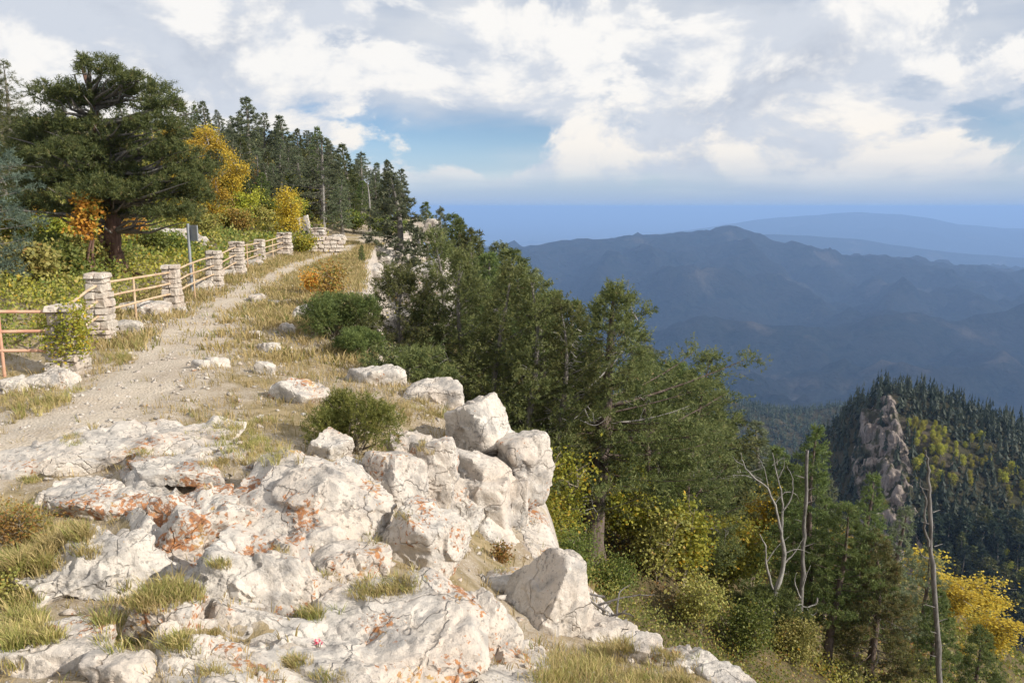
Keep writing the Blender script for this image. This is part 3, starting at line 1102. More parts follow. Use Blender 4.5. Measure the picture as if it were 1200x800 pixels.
def leafy(seed, H, Rc, mat, nst=5, nbr=7, ncl=5, nl=22, leaf=.05, clr=.16, bark='stem', base=.3, spreadst=.6, stem_r=.014):
    """multi-stemmed shrub or small leafy tree: stems, twigs and single leaves"""
    rng = np.random.default_rng(seed)
    nl, leaf = max(4, int(nl * .48)), leaf * 1.22
    az = rng.uniform(0, 6.28, nst)
    out = Rc * spreadst * rng.uniform(.1, 1, nst)
    hh = H * rng.uniform(.65, 1, nst)
    s = np.linspace(0, 1, 7)
    wob = rng.normal(0, .05 * H, (nst, 7, 2)) * s[None, :, None]
    ST = np.zeros((nst, 7, 3))
    ST[:, :, 0] = np.cos(az)[:, None] * (out[:, None] * s ** 1.2 + .03 * Rc) + wob[..., 0]
    ST[:, :, 1] = np.sin(az)[:, None] * (out[:, None] * s ** 1.2 + .03 * Rc) + wob[..., 1]
    ST[:, :, 2] = hh[:, None] * s
    sv, sq = tubes(ST, (stem_r * H * rng.uniform(.7, 1.2, nst))[:, None] * (1 - .8 * s)[None], 5)
    # twigs
    m = nst * nbr
    i = np.repeat(np.arange(nst), nbr)
    t = base + (1 - base) * rng.random(m)
    p0 = np.stack([[np.interp(t[j], s, ST[i[j], :, c]) for c in range(3)] for j in range(m)])
    a2 = rng.uniform(0, 6.28, m)
    l2 = Rc * .62 * rng.uniform(.4, 1.1, m) * (1.15 - .7 * t)
    d2 = unit(np.stack([np.cos(a2), np.sin(a2), rng.uniform(.1, .9, m)], 1))
    p1 = p0 + d2 * l2[:, None]
    mid = .5 * (p0 + p1) + rng.normal(0, .06, (m, 3)) * l2[:, None]
    v2, q2 = tubes(np.stack([p0, mid, p1], 1), stem_r * H * np.tile([[.4, .28, .1]], (m, 1)), 3)
    v, q = merge([(sv, sq), (v2, q2)])
    j = np.repeat(np.arange(m), ncl)
    u = rng.random(len(j)) * .8 + .25
    cc = p0[j] + (p1 - p0)[j] * u[:, None]
    pos = (cc[:, None] + rng.normal(0, clr, (len(cc), nl, 3)) * (1, 1, .75)).reshape(-1, 3)
    pos = pos[pos[:, 2] > .03 * H]
    V = leaves(pos, leaf, rng, .3)
    tint = np.repeat(np.clip(.5 + .35 * fbm(pos / Rc * 1.5 + seed, 2) + rng.normal(0, .22, len(pos)), 0, 1), 4)
    return [('stems', mesh_np('stems', v, None, q, MAT[bark], True)),
            ('foliage', mesh_np('foliage', V, None, np.arange(len(V)).reshape(-1, 4), MAT[mat], False, {'tint': tint}))]


def needle_bush(seed, Rx, Hh, mat, n=3200, k=9, slen=.07, nlen=.045, nw=.009, bark='stem', lobes=9):
    """low evergreen bush: short crooked stems and upright needle sprigs over uneven lobes"""
    rng = np.random.default_rng(seed)
    c = np.stack([rng.normal(0, .5, lobes) * Rx, rng.normal(0, .42, lobes) * Rx, rng.uniform(.35, .72, lobes) * Hh], 1)
    r = rng.uniform(.28, .5, lobes)
    i = rng.integers(0, lobes, n)
    d = unit(rng.normal(size=(n, 3)) + (0, 0, .35))
    p = c[i] + d * (r[i] * rng.uniform(.45, 1.05, n))[:, None] * (Rx, Rx, Hh * .8)
    p[:, 2] = np.maximum(p[:, 2], .02 * Hh)
    sd = unit(d + rng.normal(0, .4, (n, 3)) + (0, 0, .6))
    V, tint = sprigs(p, sd, k, slen, nlen, nw, .75, rng)
    e = c[rng.integers(0, lobes, 26)] + rng.normal(0, .18, (26, 3)) * (Rx, Rx, Hh)
    b = rng.normal(0, .12, (26, 3)) * (Rx, Rx, 0)
    mid = .5 * (b + e) + rng.normal(0, .08, (26, 3)) * Rx
    v, q = tubes(np.stack([b, mid, e], 1), np.tile([[.02, .014, .005]], (26, 1)) * Rx * 1.6, 4)
    return [('stems', mesh_np('stems', v, None, q, MAT[bark], True)), ('foliage', tri_mesh('foliage', V, tint, MAT[mat]))]


def wood(paths, sides=6, twist=.0, seed=0):
    """paths: list of (points, r0, r1) -> one mesh of smooth tapered limbs"""
    parts = []
    rng = np.random.default_rng(seed)
    for pts, r0, r1 in paths:
        pts = np.array(pts, float)
        k = np.arange(len(pts))
        t = np.linspace(0, len(pts) - 1, 4 * (len(pts) - 1) + 1)
        P = np.stack([np.interp(t, k, pts[:, j]) for j in range(3)], 1)
        for _ in range(2):
            P[1:-1] = .25 * P[:-2] + .5 * P[1:-1] + .25 * P[2:]
        ln = np.linalg.norm(pts[-1] - pts[0])
        P[1:-1] += rng.normal(0, min(.006 * ln, .012), P[1:-1].shape)
        rr = np.linspace(r0, r1, len(P)) * (1 + .1 * rng.normal(size=len(P)))
        parts.append(tubes(P[None], rr[None], sides))
    return merge(parts)

# ------------------------------------------------------------------ boulders of the foreground outcrop
# name, label, px, py, w, h, options
RK = [
    ('rock_ledge', 'long flat pale rock ledge at the near end of the gravel path', 145, 525, 235, 44, dict(sub=6, depth=.5, lichen=.0)),
    ('boulder', 'small square pale block on the right end of the flat ledge', 255, 519, 44, 28, dict(sub=5, depth=.7)),
    ('rock_ledge', 'low grey slab at the left edge beside the path', 50, 548, 150, 36, dict(sub=5, depth=.5, )),
    ('rock_ledge', 'narrow stepped ledge with orange lichen below the flat ledge', 205, 553, 120, 26, dict(sub=5, depth=.5, lichen=.75, )),
    ('boulder', 'big grey topped boulder with white right face below the olive shrub', 352, 590, 190, 125, dict(sub=6, depth=.85, lichen=.35, custom=[(-.35, -.45, .85, .55), (.75, -.55, .35, .72), (.2, -.9, .25, .80), (.5, .2, .85, .66), (-.9, .1, .3, .85), (0, .9, .4, .85)])),
    ('boulder', 'boulder with the thickest crust of orange lichen, left of the big grey topped one', 232, 622, 150, 95, dict(sub=6, depth=.8, lichen=1.25, rough=1.4)),
    ('boulder', 'low grey rock with orange patches left of the rock with the thickest orange crust', 120, 592, 150, 52, dict(sub=6, depth=.6, lichen=.5)),
    ('boulder', 'long furrowed grey boulder near the left edge, behind the lowest rocks', 95, 680, 165, 105, dict(sub=6, depth=.8, lichen=.25, rough=1.4)),
    ('boulder', 'large white boulder with scattered orange spots in the middle of the outcrop', 298, 692, 165, 135, dict(sub=6, depth=.85, lichen=.62, rough=1.3)),
    ('boulder', 'rounded white boulder with orange rim among tufts of grass', 195, 722, 98, 80, dict(sub=6, depth=.85, lichen=.7)),
    ('boulder', 'white boulder with dark red lichen spots in the bottom left corner', 68, 775, 128, 92, dict(sub=6, depth=.8, lichen=.45)),
    ('boulder', 'smooth clean white stone at the bottom edge', 140, 788, 82, 52, dict(sub=5, depth=.8, lichen=-.5)),
    ('stone', 'small grey stone wedged right of the rounded orange rimmed boulder', 228, 762, 42, 28, dict(sub=5, depth=.8)),
    ('stone', 'little stone between the white boulders near the bottom edge', 262, 768, 34, 24, dict(sub=5, depth=.8)),
    ('boulder', 'low white slab left of the pointed boulder', 415, 668, 95, 60, dict(sub=5, depth=.8, lichen=.2)),
    ('boulder', 'small rock with an orange crust beside the large white boulder', 372, 640, 60, 45, dict(sub=5, depth=.8, lichen=.75)),
    ('boulder', 'bright pointed white boulder with orange stains under the cliff ledges', 495, 645, 88, 98, dict(sub=6, depth=.8, lichen=.45)),
    ('boulder', 'upright pale ledge left of the cliff blocks', 507, 572, 62, 118, dict(sub=6, depth=.9, Y=7.6, lichen=.1)),
    ('boulder', 'slanting pale rock behind the big grey topped boulder', 462, 572, 70, 88, dict(sub=5, depth=.8, lichen=.15)),
    ('boulder', 'broad flat bedrock slab in front of the pointed boulder', 455, 745, 215, 112, dict(sub=6, depth=1.0, lichen=.3, custom=[(0, -.25, 1, .55), (.5, -.7, .5, .75), (.95, -.2, .25, .9), (-.6, -.5, .6, .75), (-.9, .1, .4, .9), (0, 1, .2, .95)])),
    ('boulder', 'cracked pale slab with orange seams along the bottom edge', 400, 790, 190, 70, dict(sub=6, depth=.7, lichen=.55)),
    ('boulder', 'steep white rock face with orange streaks beside the wedge boulder', 562, 752, 100, 118, dict(sub=6, depth=.8, lichen=.5, custom=[(-.2, -.25, .95, .62), (.8, -.5, .25, .66), (.35, -.9, .2, .75), (-.9, -.2, .3, .9), (.6, .4, .6, .8)])),
    ('boulder', 'large clean white wedge boulder with a sharp ridge at the edge of the drop', 640, 714, 122, 122, dict(sub=6, depth=.7, lichen=-.6, rough=.55, Y=5.9, custom=[(-.74, -.32, .60, .40), (.80, -.58, .06, .60), (.95, .3, .15, .70), (.1, .9, .35, .7), (-.9, .3, .1, .85), (0, -.9, -.2, .88)])),
    ('stone', 'small white rock tucked behind the wedge boulder', 592, 688, 58, 38, dict(sub=5, depth=.9)),
    ('boulder', 'grey flat rock right of the wedge boulder with dry grass on it', 712, 745, 74, 42, dict(sub=5, depth=.8, lichen=-.4)),
    ('boulder', 'white angular rock in the grass near the bottom right', 752, 770, 66, 50, dict(sub=5, depth=.8, lichen=-.4)),
    ('boulder', 'pale rock with a crusty orange left side at the lip of the drop', 800, 778, 78, 38, dict(sub=5, depth=.8, lichen=.1)),
    ('stone', 'low rock at the bottom edge, farthest right of the outcrop', 850, 798, 62, 18, dict(sub=5, depth=.9)),
    # cliff blocks
    ('cliff_block', 'topmost rounded white block of the overhanging cliff', 562, 504, 80, 70, dict(sub=5, depth=.8, Y=9.0, lichen=-.3)),
    ('cliff_block', 'rightmost block of the cliff, leaning out over the drop', 611, 546, 64, 88, dict(sub=5, depth=.85, Y=8.7, lichen=-.3)),
    ('cliff_block', 'squarish block under the topmost rounded cliff block', 556, 562, 68, 62, dict(sub=5, depth=.8, Y=8.3, lichen=-.3)),
    ('cliff_block', 'angular block jutting from the middle of the cliff', 572, 590, 58, 66, dict(sub=5, depth=.8, Y=8.1, lichen=-.3)),
    ('cliff_block', 'tall shaded block under the rightmost cliff block', 594, 605, 52, 100, dict(sub=5, depth=.9, Y=8.35, lichen=-.4)),
    ('cliff_block', 'tall cream pillar of rock at the foot of the cliff', 540, 632, 62, 112, dict(sub=6, depth=.9, Y=7.9, lichen=.05)),
    ('cliff_block', 'tan lower block at the base of the cliff above the small rusty bush', 580, 655, 62, 80, dict(sub=5, depth=.9, Y=7.9, lichen=-.1)),
    ('boulder', 'white hump on the cliff top behind the topmost rounded block', 512, 467, 66, 40, dict(sub=5, depth=.8, lichen=-.3)),
    ('boulder', 'bright white rock on the rim left of the hump', 440, 445, 66, 36, dict(sub=5, depth=.8, lichen=-.3)),
    ('boulder', 'flat pale rock beside the olive shrub, on its left', 352, 466, 62, 38, dict(sub=5, depth=.8, lichen=.35)),
    ('boulder', 'pale rock under the left foot of the olive shrub', 385, 530, 50, 40, dict(sub=5, depth=.8, lichen=.3)),
    ('boulder', 'low tan rock in front of the cliff top, right of the olive shrub', 475, 530, 60, 40, dict(sub=5, depth=.8, lichen=.0)),
    # stones along the path
    ('stone', 'two-humped flat stone lying right of the path', 255, 427, 30, 17, dict(sub=4, lichen=-.4)),
    ('stone', 'flat stone touching the two-humped stone beside the path', 236, 429, 22, 14, dict(sub=4, lichen=-.4)),
    ('stone', 'upright white stone in the grass between path and dark bush', 311, 437, 24, 28, dict(sub=4, lichen=-.3)),
    ('stone', 'white stone uphill of the upright white stone', 316, 409, 24, 18, dict(sub=4, lichen=-.3)),
    ('stone', 'pale stone in the grass left of the dark green bush', 338, 388, 24, 18, dict(sub=4, lichen=-.4)),
    ('stone', 'grey shaded rock against the left side of the dark green bush', 360, 372, 34, 26, dict(sub=5, lichen=-.4)),
    ('stone', 'white stone at the right side of the path beyond the bush', 302, 352, 20, 15, dict(sub=4, lichen=-.4)),
    ('stone', 'small flat stone just right of the white stone by the path', 322, 356, 18, 9, dict(sub=4, lichen=-.4)),
    ('stone', 'tiny pale stone on the slope above the upright white stone', 300, 392, 14, 10, dict(sub=4, lichen=-.4)),
    # the far rim
    ('boulder', 'white block on the rim beside the little fir, left of two', 446, 304, 40, 26, dict(sub=5, lichen=-.5)),
    ('boulder', 'taller white block on the rim beside the little fir, right of two', 468, 294, 20, 30, dict(sub=4, lichen=-.5)),
    ('boulder', 'pale rock on the rim below the two white blocks', 437, 318, 36, 20, dict(sub=5, lichen=-.5)),
    ('boulder', 'rugged white cliff outcrop showing through the trees of the rim', 505, 340, 58, 70, dict(sub=5, Y=19.5, lichen=-.3)),
    ('boulder', 'slanting white ledge low on the rim among the trees', 492, 378, 70, 34, dict(sub=5, Y=17.5, lichen=-.3)),
    ('boulder', 'white crag at the far end of the ridge, beneath the skyline trees', 507, 272, 22, 32, dict(sub=5, Y=58, lichen=-.5, )),
    ('boulder', 'smaller crag left of the white crag at the end of the ridge', 489, 266, 24, 16, dict(sub=4, Y=60, lichen=-.5)),
    ('stone', 'pale rock strip beneath the smaller crag at the end of the ridge', 472, 268, 30, 12, dict(sub=4, lichen=-.5)),
    # beyond the fence
    ('boulder', 'white rocks poking out of the bushes far left of the leaning trunk', 76, 272, 46, 18, dict(sub=5, lichen=-.4)),
    ('boulder', 'long white rock outcrop right of the leaning trunk', 196, 280, 66, 24, dict(sub=5, lichen=-.4, depth=.6, )),
    ('boulder', 'low white rock lying right of the sign', 232, 286, 30, 14, dict(sub=4, lichen=-.4)),
    # kerb of the fence
    ('boulder', 'pinkish kerb boulder below the nearest stone pillar', 62, 449, 62, 28, dict(sub=5, lichen=-.5, depth=.7, )),
    ('boulder', 'kerb rock in the left corner under the red rail post', 10, 456, 44, 28, dict(sub=5, lichen=-.5, depth=.7)),
    ('boulder', 'long white kerb stone between the second and third pillar', 172, 366, 62, 24, dict(sub=5, lichen=-.5, depth=.6, )),
    ('stone', 'kerb rock at the foot of the second pillar', 150, 384, 34, 16, dict(sub=4, lichen=-.5)),
    ('stone', 'kerb rock just behind the second pillar', 104, 388, 30, 26, dict(sub=5, lichen=-.5)),
    ('stone', 'round white stone at the foot of the third pillar', 214, 366, 14, 14, dict(sub=4, lichen=-.5)),
    ('boulder', 'white kerb stone between the third and fourth pillar', 232, 337, 34, 20, dict(sub=4, lichen=-.5, depth=.6)),
    ('stone', 'kerb stone between the fourth and fifth pillar', 268, 322, 18, 14, dict(sub=4, lichen=-.5)),
    ('stone', 'kerb stone between the fifth and sixth pillar', 296, 309, 22, 11, dict(sub=4, lichen=-.5)),
    ('boulder', 'pale upright rock behind the last pillar of the fence', 358, 264, 12, 22, dict(sub=4, Y=44, lichen=-.5)),
    ('stone', 'slanted white rock left of the pale upright rock', 349, 262, 13, 12, dict(sub=4, Y=45, lichen=-.5)),
    ('boulder', 'white rock right of the last fence pillar', 396, 281, 22, 12, dict(sub=4, lichen=-.5)),
]
for n, lb, px, py, w, h, kw in RK:
    rock(n, lb, px, py, w, h, **kw)

# ------------------------------------------------------------------ fence: stone pillars and pipe rails


def stone_variant(seed):
    bm = bmesh.new()
    bmesh.ops.create_cube(bm, size=1)
    bmesh.ops.bevel(bm, geom=bm.edges[:], offset=.16, segments=1, affect='EDGES')
    rng = random.Random(seed)
    for v in bm.verts:
        v.co += Vector((rng.uniform(-.09, .09), rng.uniform(-.09, .09), rng.uniform(-.1, .1)))
    me = bpy.data.meshes.new('stone')
    bm.to_mesh(me)
    bm.free()
    me.materials.append(MAT['stone'])
    return me


STV = [stone_variant(s) for s in range(7)]


def pillar(px, base_py, Y, w, h, label, seed, taper=.28, yaw=.05):
    rng = random.Random(seed)
    g = at(px, base_py, Y)
    z0 = T1(g[0], g[1])
    e = thing('stone_pillar', label, 'pillar', [], (g[0], g[1], z0), yaw, 1, 'stone pillars of the fence')
    bm = bmesh.new()
    bmesh.ops.create_cube(bm, size=1)
    for v in bm.verts:
        k = 1 + taper * (0.5 - v.co.z) - .22
        v.co = Vector((v.co.x * w * k, v.co.y * w * k, (v.co.z + .5) * (h - .06) - .1))
    me = bpy.data.meshes.new('mortar_core')
    bm.to_mesh(me)
    bm.free()
    me.materials.append(MAT['mortar'])
    link('mortar_core', me, e)
    z = -.12
    row = 0
    top = h - .085
    while z < top - .03:
        ch = rng.uniform(.07, .19)
        if z + ch > top - .05:
            ch = top - z
        k = 1 + taper * (0.75 * (1 - (z + .1) / h)) * 1.2
        ww = w * k
        sp = rng.uniform(.32, .68)
        a, b = (sp, 1 - sp)
        # four stones laid in a ring, alternating direction
        if row % 2:
            cells = [(-.5, -.5, a, .55), (-.5 + a, -.5, b, .42), (-.5, .05, .46, .45), (-.04, -.08, .54, .58)]
        else:
            cells = [(-.5, -.5, .45, a), (-.5, -.5 + a, .55, b), (.05, .02, .45, .48), (-.05, -.5, .55, .52)]
        for cx, cy, cw, cd in cells:
            o = link('stone', STV[rng.randrange(7)], e, ((cx + cw / 2) * ww + rng.uniform(-.026, .026), (cy + cd / 2) * ww + rng.uniform(-.026, .026), z + ch / 2),
                     rng.uniform(-.14, .14), (cw * ww * 1.04, cd * ww * 1.04, ch * rng.uniform(.9, 1.0)))
        z += ch
        row += 1
    sp = rng.uniform(.45, .62)
    for cx, cw in ((-.5 + sp / 2, sp), (sp / 2, 1 - sp)):
        link('cap_stone', STV[rng.randrange(7)], e, (cx * w * 1.12, 0, h - .045), rng.uniform(-.04, .04), (cw * w * 1.14, w * 1.15, .095))
    return g[0], g[1], z0


ORD = ['first', 'second', 'third', 'fourth', 'fifth', 'sixth', 'seventh', 'eighth']
PIL = [(82, 436, 11.2, .44, 1.02), (121, 400, 13.8, .40, 1.13), (204, 366, 17.5, .38, 1.04), (253, 338, 22, .42, 1.05), (279, 324, 25.5, .46, 1.08), (305, 307, 31, .40, .85), (334, 300, 34, .62, .95), (374, 293, 37, .70, 1.0)]
PEX = ['nearest stone pillar of the fence, half hidden by a yellowing bush', 'tall square stone pillar, second from the left, with a thick cap', 'leaning stone pillar, third from the left, at the path side',
       'stone pillar fourth from the left, right of the grey sign', 'broad stone pillar fifth from the left', 'short stone pillar sixth from the left', 'wide pale stone pillar second from the far end of the fence',
       'last and widest stone pillar at the far end of the fence']
PP = []
for i, (px, by, Y, w, h) in enumerate(PIL):
    PP.append(pillar(px, by, Y, w * .8, h, PEX[i], 40 + i) + (h,))


def rail_span(A, B, hs, posts, label, mat, r=.023, sag=0.0, mid=None, seed=0):
    """pipe railing between two points: three rails and its posts"""
    A, B = np.array(A, float), np.array(B, float)
    c = .5 * (A + B)
    e = thing('pipe_railing', label, 'railing', [], (c[0], c[1], c[2]), 0, 1, 'pipe railings between the pillars')
    names = ('top_rail', 'middle_rail', 'bottom_rail')
    rng = random.Random(seed)
    for nm, (ha, hb) in zip(names, hs):
        pts = [A + (0, 0, ha)]
        for f in (.33, .66):
            pts.append(A + (B - A) * f + np.array((rng.uniform(-.008, .008), rng.uniform(-.008, .008), ha + (hb - ha) * f + sag + rng.uniform(-.015, .015))))
        pts.append(B + (0, 0, hb))
        v, q = tubes(np.array([pts]) - c, np.full((1, 4), r), 8)
        link(nm, mesh_np(nm, v, None, q, MAT[mat], True), e)
    for f in posts:
        p = A + (B - A) * f
        zb = T1(p[0], p[1]) - .1
        zt = p[2] + hs[0][0] + (hs[0][1] - hs[0][0]) * f + sag
        v, q = tubes(np.array([[(p[0], p[1], zb), (p[0], p[1], .5 * (zb + zt)), (p[0], p[1], zt)]]) - c, np.full((1, 3), r), 8)
        link('post', mesh_np('post', v, None, q, MAT[mat], True), e)


P3 = [np.array(p[:3]) for p in PP]
lft = at(-200, 470, 10.0)
lft[2] = T1(lft[0], lft[1])
rail_span(lft, P3[0] + (-.1, -.12, 0), [(.86, .93), (.56, .66), (.30, .38)], (.02, .38, .75), 'reddish pipe railing running out of the picture on the left', 'paintred', seed=1)
bk = P3[0] + (-.55, .8, 0)
rail_span(bk, P3[1] + (0, .05, 0), [(.84, .94), (.58, .68), (.34, .42)], (.06,), 'short bent pipe railing behind the nearest stone pillar', 'paint', seed=2)
SPL = ['cream pipe railing with one post in front of the leaning trunk', 'cream pipe railing with a bend, right below the grey sign', 'short steep pipe railing between the fourth and fifth pillars',
       'pipe railing between the fifth and sixth pillars', 'pipe railing between the sixth and seventh pillars']
for i, ps in zip(range(1, 6), ((.42,), (.45,), (), (.4,), (.5,))):
    ha, hb = PP[i][3] * .84, PP[i + 1][3] * .84
    rail_span(P3[i], P3[i + 1], [(ha, hb), (ha - .25, hb - .24), (ha - .48, hb - .47)], ps, SPL[i - 1], 'paint', seed=3 + i, sag=.03 if i == 2 else 0)
# low cross wall at the far end of the fence
wa = P3[6] + (.1, 1.5, 0)
e = thing('stone_wall', 'low dry stone wall between the last two pillars', 'wall', [], wa, .35)
rg = random.Random(5)
for r_ in range(4):
    x = -.1
    while x < 1.9:
        wv = rg.uniform(.22, .4)
        link('stone', STV[rg.randrange(7)], e, (x + wv / 2, rg.uniform(-.03, .03), .02 + r_ * .17 + .085), rg.uniform(-.05, .05), (wv * 1.02, .38, .17))
        x += wv

# grey sign on its post
sg = at(223, 308, 20.5)
sz = T1(sg[0], sg[1])
e = thing('trail_sign', 'grey metal sign seen edge on, on a thin post behind the fence', 'sign', [], (sg[0], sg[1], sz), R(-30))
sh = at(223, 262, 20.5)[2] - sz
v, q = tubes(np.array([[(0, 0, -.1), (0, 0, .6), (0, 0, sh)]]), np.full((1, 3), .038), 8)
link('post', mesh_np('post', v, None, q, MAT['metal'], True), e)
bm = bmesh.new()
bmesh.ops.create_cube(bm, size=1)
bmesh.ops.scale(bm, verts=bm.verts, vec=(.30, .03, .40))
bmesh.ops.translate(bm, verts=bm.verts, vec=(.15, .05, sh - .24))
bmesh.ops.bevel(bm, geom=bm.edges[:], offset=.008, segments=1, affect='EDGES')
me = bpy.data.meshes.new('panel')
bm.to_mesh(me)
bm.free()
me.materials.append(MAT['metal'])
link('panel', me, e)

# ------------------------------------------------------------------ where grass clumps root between the boulders
# named clumps between the boulders: (px, py, spread px, count, height m, green share)
CL = [(185, 688, 38, 70, .13, .5), (215, 690, 20, 40, .12, .6), (165, 700, 22, 30, .12, .3), (150, 745, 20, 35, .11, .6), (205, 748, 22, 35, .10, .7), (130, 720, 18, 20, .12, .4), (255, 655, 12, 16, .08, .4), (250, 735, 9, 16, .06, .2), (365, 715, 15, 30, .09, .6),
      (345, 770, 14, 25, .07, .3), (460, 682, 30, 55, .10, .35), (430, 690, 18, 30, .09, .3), (470, 600, 16, 25, .06, .2), (440, 625, 14, 22, .08, .3), (385, 665, 12, 18, .07, .4), (500, 520, 16, 40, .12, .1), (480, 470, 24, 50, .12, .1), (510, 480, 16, 30, .12, .2),
      (55, 465, 50, 110, .22, .35), (115, 455, 28, 70, .22, .4), (95, 470, 28, 60, .2, .3), (165, 390, 20, 60, .22, .4), (145, 410, 20, 60, .2, .5), (40, 555, 14, 35, .1, .6), (30, 720, 20, 50, .14, .8), (55, 740, 18, 30, .12, .7), (10, 770, 14, 30, .12, .8),
      (280, 500, 40, 60, .13, .7), (300, 520, 35, 60, .13, .6), (250, 540, 12, 20, .08, .1), (270, 535, 14, 25, .09, .2), (215, 555, 20, 20, .08, .2), (165, 525, 14, 18, .08, .5), (85, 510, 14, 20, .08, .6),
      (680, 775, 40, 130, .12, .45), (740, 790, 45, 130, .11, .35), (650, 790, 22, 60, .1, .4), (720, 755, 22, 60, .12, .2), (775, 765, 20, 40, .1, .2), (800, 795, 22, 40, .1, .3), (250, 780, 16, 22, .06, .2), (300, 785, 26, 26, .05, .2),
      (15, 600, 26, 110, .2, .2), (50, 625, 30, 130, .2, .2), (15, 655, 22, 110, .2, .5), (85, 615, 22, 60, .14, .2), (50, 655, 18, 60, .16, .4), (10, 745, 18, 60, .14, .8), (20, 695, 20, 80, .16, .7), (105, 640, 14, 20, .1, .2), (380, 790, 20, 20, .06, .3), (590, 665, 8, 12, .06, .3), (330, 640, 10, 12, .06, .3)]

def sight_hit(deps, px, py):
    d = Vector(ray(px, py)).normalized()
    ok, loc, nrm, *_ = S.ray_cast(deps, d * .2, d, distance=200)
    return (loc, nrm) if ok else (None, None)


bpy.context.view_layer.update()
_dg = bpy.context.evaluated_depsgraph_get()
rng = np.random.default_rng(70)
CLP, CLH, gg_ = [], [], []
for px, py, sp, c, h, gshare in CL:
    for _ in range(int(c * 1.5)):
        loc, nrm = sight_hit(_dg, px + rng.normal(0, sp * .55), py + h * 60 + rng.normal(0, sp * .22))
        if loc is None or nrm.z < .45 or loc.y > 20:
            continue
        CLP.append(loc[:])
        CLH.append(h * rng.uniform(.28, .75))
        gg_.append(rng.random() < gshare)
CLP, CLH, gg_ = np.array(CLP), np.array(CLH), np.array(gg_)

# ------------------------------------------------------------------ trees


def ground_pt(px, Y):
    x = at(px, 400, Y)[0]
    return np.array((x, Y, T1(x, Y)))


def tree_at(px, Y, top_py, name, label, builder, group=None, cat='tree', rz=0.0, minh=.5, **kw):
    """own tree whose tip reaches top_py in the view"""
    g = ground_pt(px, Y)
    H = max(minh, at(px, top_py, Y)[2] - g[2])
    parts = builder(H=H, **kw)
    return thing(name, label, cat, parts, g - (0, 0, .08), rz, 1, group), H


